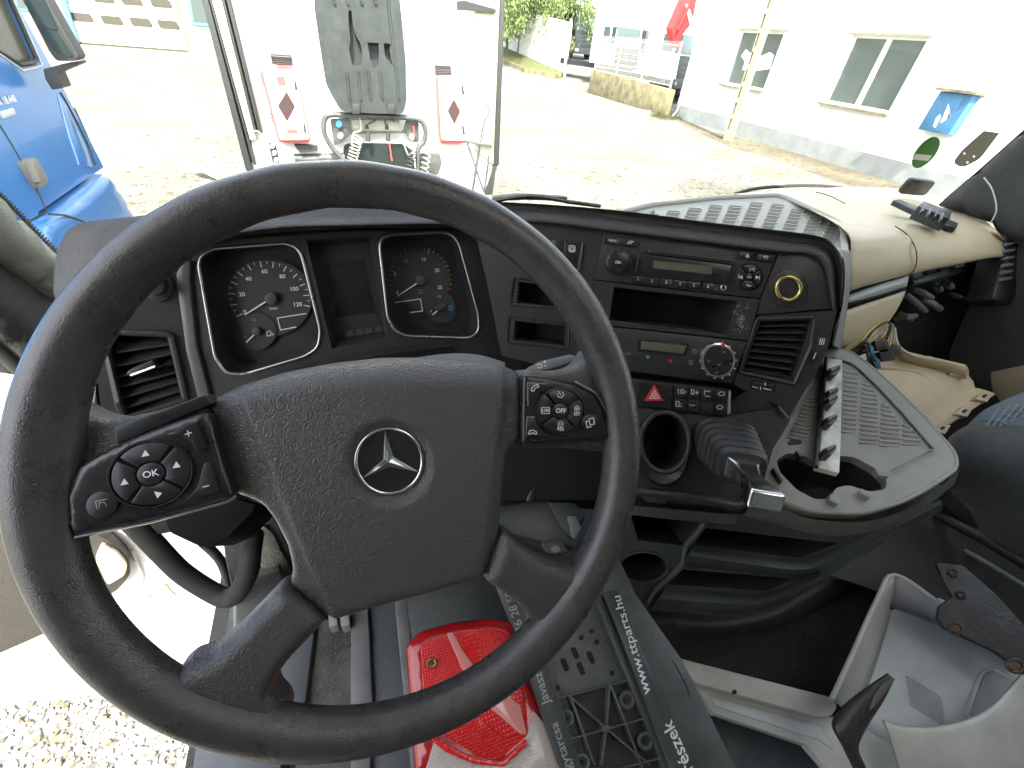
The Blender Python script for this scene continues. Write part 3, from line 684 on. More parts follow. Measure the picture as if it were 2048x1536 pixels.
# coupling rail with hoses
tube('hose_rail', spline([TP.off(.12).at(*p) for p in ((690, 322), (668, 300), (650, 270), (648, 243), (660, 230), (700, 231), (760, 233), (820, 236), (843, 243), (851, 262), (848, 283), (836, 300), (836, 345))], 5), .024, tsteel, trl, 10)
prism('coupling_plate', TP, rnd([(660, 238), (700, 237), (702, 262), (806, 264), (812, 240), (838, 244), (838, 285), (818, 282), (812, 266), (700, 268), (685, 286), (668, 292)], 5), .05, .07, tsteel, trl, .004)
prism('coupling_plate', TP, rnd([(703, 239), (800, 241), (798, 260), (706, 258)], 3), .052, .074, tstl2, trl)
prism('opening', TP, rnd([(688, 290), (700, 286), (808, 288), (824, 300), (832, 352), (685, 345)], 8), -.01, .006, mat('trailer_dark', (.02, .026, .025), .35), trl)
prism('side_plate', TP, rnd([(842, 308), (880, 307), (884, 325), (876, 350), (838, 345)], 4), -.02, .05, tsteel, trl, .005)
prism('blue_cap', TP, ell(678, 248, 6, 7, 14), .07, .1, mat('cap_blue', (.05, .32, .6), .4), trl)
for x, y in ((736, 274), (776, 274)):
    tube('connector', [TP.off(.08).at(x, y - 9), TP.off(.1).at(x, y + 8)], .022, rub, trl, 10)
    tube('plug_boot', [TP.off(.09).at(x - 2, y - 16), TP.off(.08).at(x - 3, y - 26)], [.02, .008], rub, trl, 8)
for x, y in ((681, 271), (824, 274)): prism('round_hole', TP, ell(x, y, 6, 7, 16), .07, .075, tstl2, trl)
def coil(a, b_, r, turns, m, name, rad=.006):
    a, b_ = TP.off(.16).at(*a), TP.off(.16).at(*b_); d = (b_ - a).normalized(); u_ = d.orthogonal().normalized(); v_ = d.cross(u_); n = turns * 12
    tube(name, [a.lerp(b_, i / n) + (u_ * math.cos(i * math.pi / 6) + v_ * math.sin(i * math.pi / 6)) * r for i in range(n + 1)], rad, m, trl, 6)
hosew = mat('hose_pale', (.55, .54, .42), .4); hoseb = mat('hose_black', (.04, .04, .04), .4)
coil((717, 272), (702, 330), .045, 9, hosew, 'coiled_hose'); coil((826, 300), (816, 345), .04, 6, hoseb, 'coiled_hose'); coil((854, 305), (848, 345), .04, 4, hosew, 'coiled_hose')
tube('air_hose', spline([TP.off(.13).at(*p) for p in ((718, 232), (722, 250), (720, 262), (706, 268), (705, 300))], 4), .008, hosew, trl, 6)
tube('air_hose', spline([TP.off(.13).at(*p) for p in ((732, 250), (740, 246), (752, 240), (748, 232))], 4), .007, hoseb, trl, 6)
tube('air_hose', spline([TP.off(.13).at(*p) for p in ((772, 252), (770, 240), (780, 238), (790, 244))], 4), .007, hoseb, trl, 6)
tube('red_cable', [TP.off(.13).at(779, 288), TP.off(.13).at(784, 322)], .008, redb, trl, 6)
tube('red_cable', [TP.off(.1).at(827, 252), TP.off(.1).at(829, 272)], .008, redb, trl, 6)
tube('air_hose', spline([TP.off(.12).at(*p) for p in ((802, 272), (812, 300), (818, 310), (832, 300), (850, 302), (858, 290), (846, 300))], 4), .007, hosew, trl, 6)
tube('lock_rod', [TP.off(.05).at(934, 284), TP.off(.05).at(968, 385)], .012, tsteel, trl, 6)
tube('lock_rod', [TP.off(.05).at(930, 282), TP.off(.05).at(984, 292)], .018, tsteel, trl, 6)
tube('lock_rod', [TP.off(.05).at(978, 312), TP.off(.05).at(968, 385)], .012, tsteel, trl, 6)
tube('lock_rod', [TP.off(.05).at(958, 300), TP.off(.05).at(944, 385)], .014, tsteel, trl, 6)
tube('cable', spline([TP.off(.04).at(*p) for p in ((972, 208), (979, 222), (968, 245), (962, 278), (958, 300))], 4), .006, hoseb, trl, 6)
tube('cable', spline([TP.off(.08).at(*p) for p in ((500, 272), (508, 262), (520, 266), (526, 285), (520, 330))], 4), .006, hosew, trl, 6)
prism('top_bracket', TP, rnd([(914, 2), (930, 1), (992, 18), (992, 26), (915, 20)], 2), 0, .05, rub, trl)
tube('under_bar', [TP.off(-.02).at(590, 318), TP.off(-.02).at(690, 316)], .05, tsteel, trl, 8)
prism('bracket', TP, [(588, 290), (636, 292), (634, 302), (600, 306)], 0, .06, rub, trl)
# front trailer wheel
V, F = tube_vf([(1.12, 6.5, .5), (1.14, 6.5, .5), (1.40, 6.5, .5), (1.42, 6.5, .5)], [.47, .5, .5, .47], 32)
wh = mesh('wheel', V, F, tyre, trl, 30)
for x in (1.18, 1.24, 1.30, 1.36):
    tube('tread_groove', [Vector((x, 6.5 + .502 * math.cos(a * .2), .5 + .502 * math.sin(a * .2))) for a in range(32)], .006, deep, wh, 4, True)
for y in (13.5, 14.8, 16.1):
    for x in (-.7, 1.33):
        V, F = tube_vf([(x - .16, y, .5), (x + .16, y, .5)], .5, 24); mesh('wheel', V, F, tyre, trl, 30)
box('chassis', (.315, 12, 1.05), (1.0, 12, .24), tsteel, trl)
# ================================================================== blue truck on the left
BX = -2.1; BP = Pl((BX, 0, 0), (1, 0, 0))
bt = empty('blue_truck', (BX - 1.2, 4, 0), 'blue tractor truck with a black mirror parked on the left', 'truck')
blue = mat('truck_blue', (.038, .17, .43), .28, coat=.8, var=.04, vscale=1.5); blk = mat('mirror_black', (.05, .05, .048), .5)
def bp(y, z, x=BX): return Vector((x, y, z))
prof = [bp(2.7, .9), bp(3.55, .9), bp(3.62, 1.1), bp(3.9, 1.28), bp(5.10, 1.28), bp(5.06, 1.9), bp(4.98, 2.4), bp(4.75, 3.3), bp(4.3, 3.75), bp(2.7, 3.75)]
wo = [BP.at(*p) for p in ((-130, -75), (8, -28), (73, 118), (68, 125), (42, 130), (0, 104), (-130, 30))]
holed3('cab_side', [prof, wo], (-.06, 0, 0), blue, bt)
extr('cab_body', [p + Vector((-.2, -.02, 0)) for p in prof], (-2.2, 0, 0), blue, bt, .05)
mesh('side_window', [p + Vector((-.03, 0, 0)) for p in wo], [tuple(range(len(wo)))], mat('side_glass', (.095, .095, .06), .22), bt, 0)
ring('window_seal', BP, [(-130, -75), (8, -28), (73, 118), (68, 125), (42, 130), (0, 104), (-130, 30)], .016, .0, rub, bt, 6)
ring('window_trim', BP, [(-130, -85), (14, -28), (84, 130), (70, 136), (46, 141), (0, 108), (-130, 36)], .006, .004, pvc, bt, 6)
# bumper / fender
fen = [BP.at(*p) for p in ((93, 424), (188, 347), (214, 376), (236, 412), (258, 452), (275, 490), (200, 560), (120, 560))]
field('fender', BP, [(94, 425), (130, 398), (188, 348), (200, 356), (216, 378), (238, 414), (262, 458), (300, 540), (100, 560), (30, 560), (52, 450)], lambda x, y, d: .05 + rise(d, 14, .06), 14, blue, bt, -.3, 60)
tube('arch_seam', [BP.off(.112).at(*p) for p in ((98, 428), (130, 430), (160, 440), (195, 458), (215, 475))], .008, rub, bt, 6)
tube('door_seam', spline([BP.at(*p) for p in ((-60, 170), (0, 252), (44, 326), (76, 385), (93, 424))], 4), .006, rub, bt, 6)
tube('panel_seam', spline([BP.at(*p) for p in ((52, 445), (93, 424))], 4), .006, rub, bt, 6)
tube('front_seam', spline([BP.at(*p) for p in ((120, 185), (135, 210), (158, 255), (176, 292), (190, 330))], 4), .010, rub, bt, 6)
prism('grille_side', BP, [(136, 212), (152, 216), (176, 268), (196, 318), (203, 333), (190, 330), (172, 292)], -.45, -.03, rub, bt, .01)
prism('front_corner', BP, [(118, 188), (134, 208), (172, 290), (186, 334), (160, 330), (140, 270)], -.2, .012, blue, bt, .01)
h = prism('door_handle', BP, rnd([(46, 325), (68, 315), (76, 317), (98, 358), (97, 366), (80, 379)], 6), -.01, .035, mat('handle_grey', (.17, .165, .135), .5), bt, .01)
prism('grip', BP, rnd([(64, 324), (70, 322), (88, 364), (82, 366)], 3), .03, .075, MATS['handle_grey'], h, .008)
prism('pull_recess', BP, rnd([(55, 332), (61, 328), (80, 366), (74, 368)], 3), .03, .038, rub, h)
text('TGX 18.440', BP, 8, 202, 10, -2.2, 13, pvc, bt, .012, 'lettering', bold=.02)
prism('badge', BP, [(1, 224), (28, 216), (33, 228), (9, 237)], 0, .012, lgrey, bt, .003)
# mirror on its arm
mr = prism('mirror', Pl((0, 4.6, 0), (0, -1, 0)), rnd([(30, -60), (62, -60), (88, -10), (159, 114), (152, 122), (112, 122), (98, 104), (44, 0)], 6), -.12, 0, blk, bt, .012)
MQ = Pl((0, 4.597, 0), (0, -1, 0))
mgl = mat('mirror_glass', (.045, .06, .055), .05, .35)
prism('mirror_glass', MQ, rnd([(44, -40), (62, -40), (90, 2), (116, 60), (76, 54), (52, 8)], 4), -.01, .003, mgl, mr)
prism('mirror_glass', MQ, rnd([(79, 58), (112, 62), (146, 112), (138, 114), (114, 104), (92, 82)], 4), -.01, .003, mgl, mr)
prism('mirror_arm', Pl((0, 4.66, 0), (0, -1, 0)), rnd([(86, 138), (124, 128), (156, 122), (157, 128), (114, 146), (127, 176), (104, 180), (90, 158)], 3), -.12, .02, blk, bt, .015)
V, F = tube_vf([(BX - .06, 3.3 + .75, .5), (BX - .40, 4.05, .5)], .5, 28); mesh('wheel', V, F, tyre, bt, 30)
# loose leaf-like wing tip sticking up near the blue truck: dark blade on the ground
q = P3(aZ(358, 312, .35), aZ(440, 360, .02), aZ(400, 350, .0) + Vector((.3, .3, 0)))
wb = prism('bent_panel', q, [(358, 312), (385, 320), (405, 332), (445, 362), (420, 350), (385, 330)], -.02, 0, mat('panel_grey', (.25, .25, .22), .5), None); tag(wb, 'bent grey strip sticking up from the gravel beyond the wheel', 'strip')
# ================================================================== our truck: cab shell
headl = mat('headliner', (.50, .485, .43), .9, bump=('noise', 300, .2)); cabwhite = mat('cab_paint_white', (.72, .72, .69), .35, coat=.4)
floorm = mat('cab_floor', (.085, .095, .10), .6, bump=('noise', 120, .3), var=.3, vscale=9, dust=.25)
cabm = mat('cab_dark_trim', (.035, .037, .034), .6, bump=('leather', 350, .25), dust=.12)
seal = mat('door_seal_rubber', (.018, .018, .017), .5)
cab = empty('truck_cab', (.55, -.1, 1.45), 'truck cab around the viewer with grey pillars, windscreen and open driver door', 'truck cab')
box('floor', (.67, -.05, 1.435), (2.13, 2.3, .03), floorm, cab)
box('sill_side', (-.41, -.1, 1.2), (.04, 2.2, .48), cabm, cab)
holed3('roof', [[Vector((-.67, -1.25, 3.29)), Vector((1.77, -1.25, 3.29)), Vector((1.77, .75, 3.29)), Vector((-.67, .75, 3.29))], [Vector((.25, -.65, 3.29)), Vector((.85, -.65, 3.29)), Vector((.85, -.05, 3.29)), Vector((.25, -.05, 3.29))]], (0, 0, .06), headl, cab)  # roof opening added out of view to let fill light in
hm = bpy.data.materials.new('fill_light_diffuser'); hm.use_nodes = True; hm.node_tree.nodes.remove(hm.node_tree.nodes['Principled BSDF'])
tb = hm.node_tree.nodes.new('ShaderNodeBsdfTranslucent'); tb.inputs[0].default_value = (.38, .37, .35, 1); hm.node_tree.links.new(tb.outputs[0], hm.node_tree.nodes['Material Output'].inputs[0])
mesh('fill_light_hatch', [Vector((.13, -.77, 3.36)), Vector((.97, -.77, 3.36)), Vector((.97, .12, 3.36)), Vector((.13, .12, 3.36))], [(0, 1, 2, 3)], hm, cab, 0)  # unseen translucent panel added to brighten the cab from above
rearm = mat('rear_curtain_cloth', (.16, .16, .15), .9, bump=('noise', 300, .3))
box('rear_wall', (.55, -1.22, 2.4), (2.44, .06, 1.9), rearm, cab)
box('side_wall', (-.66, -.68, 2.4), (.05, 1.1, 1.85), rearm, cab)
box('side_wall', (1.78, -.78, 2.4), (.05, .85, 1.85), rearm, cab)
box('firewall', (.65, 1.12, 1.72), (2.1, .04, .6), cabm, cab)
box('front_panel', (.65, 1.35, 1.35), (2.1, .4, 1.1), cabwhite, cab, 0, .05)
# pillars
LPl = Pl((-.60, 0, 0), (1, 0, 0)); RPl = Pl((1.70, 0, 0), (-1, 0, 0))
field('pillar', LPl, [(126, 550), (0, 429), (-260, 180), (-620, -160), (-760, -60), (-300, 330), (0, 527), (60, 568), (108, 604), (118, 580)], lambda x, y, d: rise(d, 22, .04), 26, dgreen, cab, -.05, 180)
prism('windscreen_frit', LPl.off(-.012), [(131, 532), (0, 400), (-260, 150), (-660, -230), (-720, -160), (-260, 180), (0, 432), (124, 556)], -.01, 0, deep, cab)
mb = MB(); q = LPl.off(-.015)
for i in range(34):
    x = 131 - i * 5.2; y = 530 - i * 5.25
    for k in range(3):
        c = q.at(x + 3 + k * 2.5, y - 2.5 - k * 2.4); s = .0042 - k * .0011
        mb.add(boxvf(c, (.001, s * 1.6, s * 1.6), Matrix.Rotation(.8, 3, 'X')))
mb.build('frit_dots', deep, cab, 0)['kind'] = 'stuff'
field('door_frame', LPl.off(-.03), [(118, 590), (60, 560), (0, 520), (-300, 320), (-640, 60), (-760, 180), (-300, 480), (-60, 640), (0, 690), (50, 735), (110, 760)], lambda x, y, d: rise(d, 30, .03), 30, cabm, cab, -.03, 180)
tube('door_seal', spline([LPl.at(*p) for p in ((-300, 505), (-60, 655), (0, 700), (60, 760), (100, 820))], 4), .012, seal, cab, 8)
field('pillar', RPl, [(1881, 412), (1960, 345), (2048, 267), (2220, 120), (2500, -120), (2700, 60), (2300, 330), (2140, 430), (2056, 492), (2016, 482), (1985, 446), (1930, 428)], lambda x, y, d: rise(d, 22, .04), 24, cabm, cab, -.06, 180)
tube('pillar_seal', [RPl.at(*p) for p in ((1881, 411), (1960, 343), (2048, 265), (2220, 118))], .006, deep, cab, 6)
tube('cable', spline([RPl.off(.05).at(*p) for p in ((1968, 355), (1985, 380), (1993, 420), (1980, 448))], 5), .0018, pvc, cab, 6)
# windscreen
wsm = glassmat('windscreen_glass', (.95, .98, .95), .25, 0, .03)
base = [Vector((-.64, .98, 1.9)), Vector((-.45, 1.08, 1.95)), Vector((.0, 1.18, 2.04)), Vector((.55, 1.21, 2.06)), Vector((1.1, 1.18, 2.06)), Vector((1.55, 1.06, 2.1)), Vector((1.74, .92, 2.1))]
wscr = loft('windscreen', [base, [p + Vector((0, -.20, .72)) for p in base], [p + Vector((0, -.36, 1.22)) for p in base]], wsm, cab, 4, 3, 180)
SP = P3(base[4] + Vector((0, -.012, 0)), base[5] + Vector((-.01, -.012, 0)), base[5] + Vector((-.01, -.212, .72)))
gs = prism('green_sticker', SP, ell(1852, 305, 18, 38, 28, 40), 0, .001, mat('sticker_green', (.05, .2, .03), .4), wscr)
prism('sticker_label', SP, [(1832, 308), (1864, 311), (1857, 322), (1824, 319)], .001, .0016, pvc, wscr)
prism('dark_sticker', SP, rnd([(1968, 262, 2), (1999, 266, 2), (1960, 318, 10), (1925, 336, 12), (1905, 326, 12), (1925, 300, 8)], 8), 0, .001, mat('sticker_brown', (.06, .055, .035), .4), wscr)
for x, y in ((1929, 307), (1948, 313), (1935, 325)): prism('sticker_dot', SP, ell(x, y, 2.5, 2.5, 8), .001, .0016, white, wscr)
prism('toll_tag', SP, rnd([(1823, 358), (1874, 364), (1850, 393), (1797, 388)], 8), 0, .012, mat('tag_dark', (.03, .035, .035), .3), wscr, .003)
# wipers and cowl
wp = mat('wiper_black', (.025, .028, .026), .5)
tube('wiper_arm', spline([aY(*p, 1.26) for p in ((975, 404), (1060, 392), (1140, 404), (1200, 412))], 4), .007, wp, cab, 6)
prism('wiper_blade', Pl((0, 1.26, 0), (0, -1, 0)), [(985, 396), (1040, 390), (1136, 395), (1130, 402), (1050, 400), (990, 402)], -.02, 0, wp, cab)
tube('wiper_arm', spline([aY(*p, 1.22) for p in ((1470, 388), (1520, 376), (1620, 371), (1700, 378), (1830, 398))], 4), .006, wp, cab, 6)
loft('cowl', [[p + Vector((0, .01, .02)) for p in base], [p + Vector((0, .3, -.1)) for p in base]], wp, cab, 3)
# right door (closed)
rd = prism('passenger_door', RPl, [(2060, 470), (2300, 380), (2600, 700), (2500, 1300), (2060, 1100), (1880, 900), (1900, 700), (1960, 560)], -.06, 0, cabm, cab)
prism('armrest', RPl, rnd([(1978, 745), (2090, 722), (2140, 760), (2080, 800), (2000, 806), (1982, 780)], 6), 0, .07, mat('armrest_brown', (.28, .22, .14), .6, bump=('noise', 500, .2)), rd, .01)
prism('door_pocket', RPl, [(1985, 812), (2080, 806), (2120, 860), (2030, 880)], 0, .02, deep, rd)
prism('door_window_frame', RPl, [(2016, 482), (2056, 492), (2600, 150), (2700, 60), (2140, 430)], -.02, .02, seal, rd)
box('side_wall', (1.76, .1, 1.8), (.04, 1.9, .75), cabm, cab)
mesh('door_glass', [Vector((1.76, -.3, 2.18)), Vector((1.76, .75, 2.18)), Vector((1.76, .55, 3.2)), Vector((1.76, -.3, 3.2))], [(0, 1, 2, 3)], wsm, rd, 0)
# open driver door (seen past the wheel)
DP = P3(Vector((-.66, .98, 1.5)), Vector((-1.65, .70, 1.5)), Vector((-.66, .98, 2.2)))
dr = prism('driver_door', DP, [(470, 1010), (468, 1240), (440, 1330), (300, 1375), (130, 1400), (0, 1408), (-200, 1400), (-300, 900), (-100, 760), (200, 800)], -.05, 0, cabwhite, cab, .01)
prism('door_trim', DP, rnd([(0, 1308), (90, 1268), (150, 1225), (235, 1182), (262, 1150), (258, 1118), (225, 1085), (180, 1060), (-60, 900), (-300, 900), (-300, 1380)], 10), 0, .04, mat('door_trim_brown', (.048, .044, .038), .6, bump=('leather', 300, .2)), dr, .01)
prism('door_trim_insert', DP, rnd([(205, 1088), (235, 1105), (256, 1130), (250, 1152), (215, 1172), (190, 1120)], 8), .04, .05, beige2, dr, .006)
tube('weld_seam', spline([DP.at(*p) for p in ((262, 1100), (285, 1150), (270, 1178), (250, 1186))], 5), .006, cabwhite, dr, 6)
tube('panel_edge', spline([DP.at(*p) for p in ((245, 1205), (320, 1168), (340, 1180), (352, 1190), (372, 1188))], 5), .004, oldconc, dr, 6)
prism('shade_ledge', DP, rnd([(96, 1296), (250, 1236), (462, 1200), (462, 1222), (262, 1262), (104, 1326)], 4), 0, .05, cabwhite, dr, .01)  # ledge added so that it casts shade on the door below
prism('drain_plug', DP, ell(297, 1196, 8, 5, 14, -8), 0, .004, midgrey, dr)
tube('grab_handle', spline([W(*p) for p in ((262, 1042, .80), (300, 1080, .82), (360, 1142, .85), (420, 1182, .87), (455, 1196, .87), (480, 1180, .85), (497, 1140, .83), (502, 1105, .84), (508, 1070, .88))], 6), .019, mat('handle_rubber', (.016, .0155, .015), .7, spec=.25), cab, 12)
# lower left: column cover, kick panel, sill
prism('column_lower_cover', Pl(W(430, 1030, .55), (0, -.5, .8)), rnd([(320, 1020), (420, 980), (512, 1010), (505, 1025), (455, 1075), (405, 1096), (340, 1066)], 6), -.10, 0, mat('column_underside', (.010, .010, .010), .9, spec=.08), cab, .008)
KP = Pl(W(500, 1100, .92), (.35, -.8, .45))
prism('kick_panel', KP, [(440, 1010), (600, 1000), (640, 1080), (640, 1330), (470, 1330), (478, 1240), (452, 1120)], -.02, 0, cabm, cab, .004)
prism('speaker_grille', KP, [(520, 1045), (545, 1065), (588, 1150), (575, 1170), (545, 1165), (520, 1130)], 0, .006, mat('grille_mesh', (.20, .19, .16), .6, bump=('leather', 260, 1.0)), cab, .003)
tube('sill_seal', spline([W(*p) for p in ((405, 1085, .93), (440, 1120, .95), (456, 1170, .97), (462, 1260, 1.0), (460, 1330, 1.02))], 5), .010, seal, cab, 8)
prism('kick_trim', KP, [(470, 1180), (520, 1150), (560, 1140), (575, 1180), (520, 1250), (470, 1300)], 0, .03, mat('sill_plastic', (.10, .105, .10), .5, dust=.2), cab, .008)
# floor pieces under the wheel
FP_ = Pl((0, 0, 1.5), (0, 0, 1))
blu = mat('floor_blue_grey', (.085, .095, .10), .45, bump=('noise', 200, .2), var=.18, vscale=8, dust=.2)
prism('floor_panel', FP_, [(470, 1260), (575, 1170), (640, 1170), (612, 1400), (560, 1540), (380, 1560), (400, 1420)], -.03, .02, blu, cab, .006)
prism('floor_channel', FP_, [(640, 1240), (705, 1240), (700, 1540), (590, 1540), (612, 1400)], -.03, .005, mat('dirty_channel', (.05, .05, .045), .6, var=.6, vscale=16, dust=.5), cab)
prism('channel_rim', FP_, [(702, 1200), (735, 1195), (745, 1400), (740, 1545), (700, 1545)], -.03, .03, mat('rim_grey', (.13, .13, .125), .5, var=.2, vscale=20, dust=.3), cab, .004)
prism('floor_panel', FP_, [(738, 1190), (790, 1185), (815, 1400), (830, 1545), (742, 1545)], -.03, .015, blu, cab, .004)
prism('channel_rim', FP_, [(786, 1170), (812, 1170), (850, 1545), (822, 1545)], -.03, .035, MATS['rim_grey'], cab, .004)
for x in (664, 688): prism('pedal_tab', FP_, rnd([(x - 8, 1226), (x + 10, 1222), (x + 12, 1250), (x - 6, 1254)], 3), .02, .05, midgrey, cab, .004)
prism('floor_box', Pl(W(900, 1200, .82), (0, -.25, 1)), [(808, 1160), (1000, 1120), (1060, 1180), (1070, 1330), (830, 1330)], -.1, 0, mat('box_dark_green', (.04, .046, .043), .5, var=.25, vscale=10, dust=.3), cab, .006)
GB = Pl(W(1070, 1040, .74), (-.05, -.35, .9))
bxm = mat('battery_cover', (.05, .055, .053), .45, dust=.15)
prism('battery_cover', GB, rnd([(990, 1012), (1075, 1000), (1150, 1004), (1172, 1030), (1150, 1095), (1090, 1085), (1000, 1060)], 5), -.1, 0, bxm, cab, .006)
prism('cover_lid', GB, [(1098, 1003), (1148, 1006), (1168, 1030), (1140, 1075), (1118, 1050)], 0, .008, bxm, cab, .003)
prism('cover_label', GB, rnd([(1135, 1032), (1152, 1032), (1164, 1055), (1150, 1078), (1143, 1072)], 3), .008, .012, midgrey, cab, .002)
prism('hinge_block', GB, [(1085, 1084), (1120, 1076), (1138, 1104), (1098, 1110)], 0, .015, bxm, cab, .003)
prism('hinge_bolt', GB, ell(1111, 1098, 9, 7, 14), .015, .02, midgrey, cab)
prism('dark_gap', Pl(W(1060, 960, .80), (-.2, -.8, .5)), [(1000, 890), (1230, 890), (1230, 1020), (980, 1010)], -.05, 0, matte, cab)
tube('cable', spline([W(1060, 905, .74), W(1070, 950, .74), W(1058, 1000, .74)], 5), .01, hard, cab, 8)

# ================================================================== dashboard
CL = P3(aY(400, 490, .56), aY(950, 470, .56), aY(680, 720, .50))
K = Pl(W(1380, 560, .55), (-.42, -.80, .45))
dash = empty('dashboard', (.5, .75, 2.0), 'black and beige truck dashboard with instruments, radio and air vents', 'dashboard')
# hood over the instruments
h0 = [(146, 660), (152, 610), (168, 560), (205, 522), (275, 498), (400, 476), (560, 454), (700, 450), (830, 447), (930, 447), (975, 452)]
h1 = [(126, 640), (128, 580), (142, 530), (178, 488), (266, 466), (400, 448), (560, 436), (700, 432), (830, 430), (940, 428), (990, 432)]
h2 = [(112, 575), (116, 535), (128, 495), (164, 455), (262, 440), (400, 424), (560, 410), (700, 402), (830, 400), (950, 402), (1000, 406)]
fr_ = [Vector((x, 1.02, 1.93 + .17 * min(1, max(0, (x + .56) / .4)))) for x in (-.56, -.54, -.5, -.42, -.3, -.2, -.1, 0, .1, .2, .3)]
loft('instrument_hood', [[aY(*p, .53) for p in h0], [aY(*p, .525) for p in h0], [aY(*p, .545) for p in h1], [aY(*p, .60) for p in h2], [a.lerp(b_, .5) + Vector((0, 0, -.02)) for a, b_ in zip([aY(*p, .62) for p in h2], fr_)], fr_], soft, dash, 4, 3, 180)
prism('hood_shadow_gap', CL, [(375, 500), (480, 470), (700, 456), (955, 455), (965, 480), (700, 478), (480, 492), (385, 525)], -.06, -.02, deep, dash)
# dash core behind the panels keeps light out
mesh('dash_core', [Vector(v) for v in ((-.45, .62, 2.0), (.3, .62, 2.12), (.55, .6, 2.18), (1.7, .8, 2.1), (1.7, 1.1, 2.1), (-.5, 1.1, 1.95), (-.45, .62, 1.7), (.3, .62, 1.7), (.62, .62, 1.6), (1.7, .95, 1.6), (1.7, 1.1, 1.6), (-.5, 1.1, 1.6))], [(0, 1, 2, 3, 4, 5), (0, 6, 7, 1), (1, 7, 8, 2), (2, 8, 9, 3), (3, 9, 10, 4), (5, 4, 10, 11), (0, 5, 11, 6), (6, 11, 10, 9, 8, 7)], deep, dash, 0)

# ---- instrument cluster
gL = rnd([(397, 530), (402, 512), (425, 497), (575, 486), (597, 498), (606, 520), (641, 662), (636, 695), (612, 712), (490, 748), (452, 746), (430, 715)], 12, 4)
gR = rnd([(759, 492), (764, 476), (785, 469), (885, 464), (906, 470), (919, 490), (957, 630), (958, 662), (940, 676), (810, 672), (788, 660), (775, 635)], 10, 4)
disp = [(612, 480), (744, 472), (776, 674), (664, 698)]
ic = holed('instrument_cluster', CL, rnd([(378, 528), (392, 500), (480, 478), (700, 462), (935, 460), (955, 474), (975, 560), (1003, 708), (930, 712), (780, 735), (560, 775), (410, 815), (395, 700)], 6), [gL, gR, disp], -.05, 0, matte, dash)
ring('gauge_ring', CL, gL, .0018, .001, satin, ic, 8); ring('gauge_ring', CL, gR, .0018, .001, satin, ic, 8)
dialm = mat('dial_face', (.036, .037, .036), .5); dialg = mat('dial_grey', (.05, .052, .05), .5)
recess('gauge_bowl', CL, gL, -.002, .035, mat('bowl_black', (.028, .029, .028), .4), ic, .93); recess('gauge_bowl', CL, gR, -.002, .035, MATS['bowl_black'], ic, .93)
recess('display_recess', CL, disp, 0, .022, matte, ic, .9)
DQ = CL.off(-.034)
prism('display_screen', CL.off(-.0215), [(646, 526), (727, 519), (748, 625), (673, 635)], 0, .001, lcd2, ic)
for i in range(4): x = 699 + i * 19; y = 667 - i * 3; prism('indicator', CL.off(-.0215), [(x - 7, y - 4), (x + 7, y - 6), (x + 9, y + 5), (x - 5, y + 7)], 0, .001, mat('indicator_grey', (.06, .055, .05), .5), ic)
def dial(cx, cy, p0, p1, n, major, mt, L_=(.82, .9), wpx=2, cols=None, R_=None):
    """ticks on a circular scale from pixel p0 to p1 (clockwise) around the centre pixel"""
    q = DQ.off(.0022); c = q.at(cx, cy); a = q.at(*p0) - c; b_ = q.at(*p1) - c
    Rr = R_ or (a.length + b_.length) / 2; u_ = a.normalized(); v_ = -q.n.cross(u_)
    ang = math.atan2(b_.dot(v_), b_.dot(u_)) % (2 * math.pi); groups = {}
    for i in range(n + 1):
        t = ang * i / n; e = u_ * math.cos(t) + v_ * math.sin(t); tt = -u_ * math.sin(t) + v_ * math.cos(t)
        mj = i % major == 0; l0 = Rr * (L_[0] if mj else L_[1]); w = .00055 * wpx * (1 if mj else .7)
        m = mt if not cols else cols(i); V, F = groups.setdefault(m.name, ([], [], m))[:2]; k = len(V)
        V += [c + e * l0 - tt * w / 2, c + e * l0 + tt * w / 2, c + e * Rr + tt * w / 2, c + e * Rr - tt * w / 2]; F.append((k, k + 1, k + 2, k + 3))
    for V, F, m in groups.values(): mesh('scale_ticks', V, F, m, ic, 0)
    return c, Rr, q
prism('dial_plate', DQ, ell(541, 597, 84, 76, 36, -10), 0, .0015, dialm, ic); prism('dial_plate', DQ, ell(511, 663, 42, 38, 28, -10), .0015, .003, dialm, ic)
prism('dial_plate', DQ, ell(843, 560, 58, 60, 36), 0, .0015, dialm, ic); prism('dial_plate', DQ, ell(882, 616, 30, 31, 28), .0015, .003, dialm, ic)
dial(541, 597, (474, 633), (620, 613), 24, 2, white, (.84, .92), 2)
dial(541, 597, (474, 633), (620, 613), 120, 500, greyp, (.9, .97), .6)
dial(511, 663, (474, 652), (552, 672), 8, 4, greyp, (.82, .88), 1.6)
dial(842, 560, (783, 592), (899, 578), 25, 5, white, (.86, .92), 1.6, lambda i: redp if i == 25 else (yelp if i >= 20 else (white if i > 13 else greyp)))
dial(881, 616, (853, 626), (911, 620), 8, 4, white, (.80, .86), 1.3, lambda i: bluep if i < 2 else white)
NQ = DQ.off(.006)
def needle(a, b_, c, r):
    q = NQ; A, B2 = q.at(*a), q.at(*b_); d = (B2 - A).normalized(); s = q.n.cross(d) * .0011
    extr('needle', [A - s, A + s, B2 + s * .5, B2 - s * .5], -q.n * .001, white, ic)
    prism('needle_hub', DQ, ell(c[0], c[1], r, r * .95, 20), .002, .009, dialg, ic, .001)
needle((549, 592), (489, 630), (541, 597), 13); needle((518, 660), (492, 685), (512, 663), 9); needle((847, 558), (794, 593), (841, 561), 10); needle((888, 610), (865, 630), (880, 616), 8)
TQ = DQ.off(.0012)
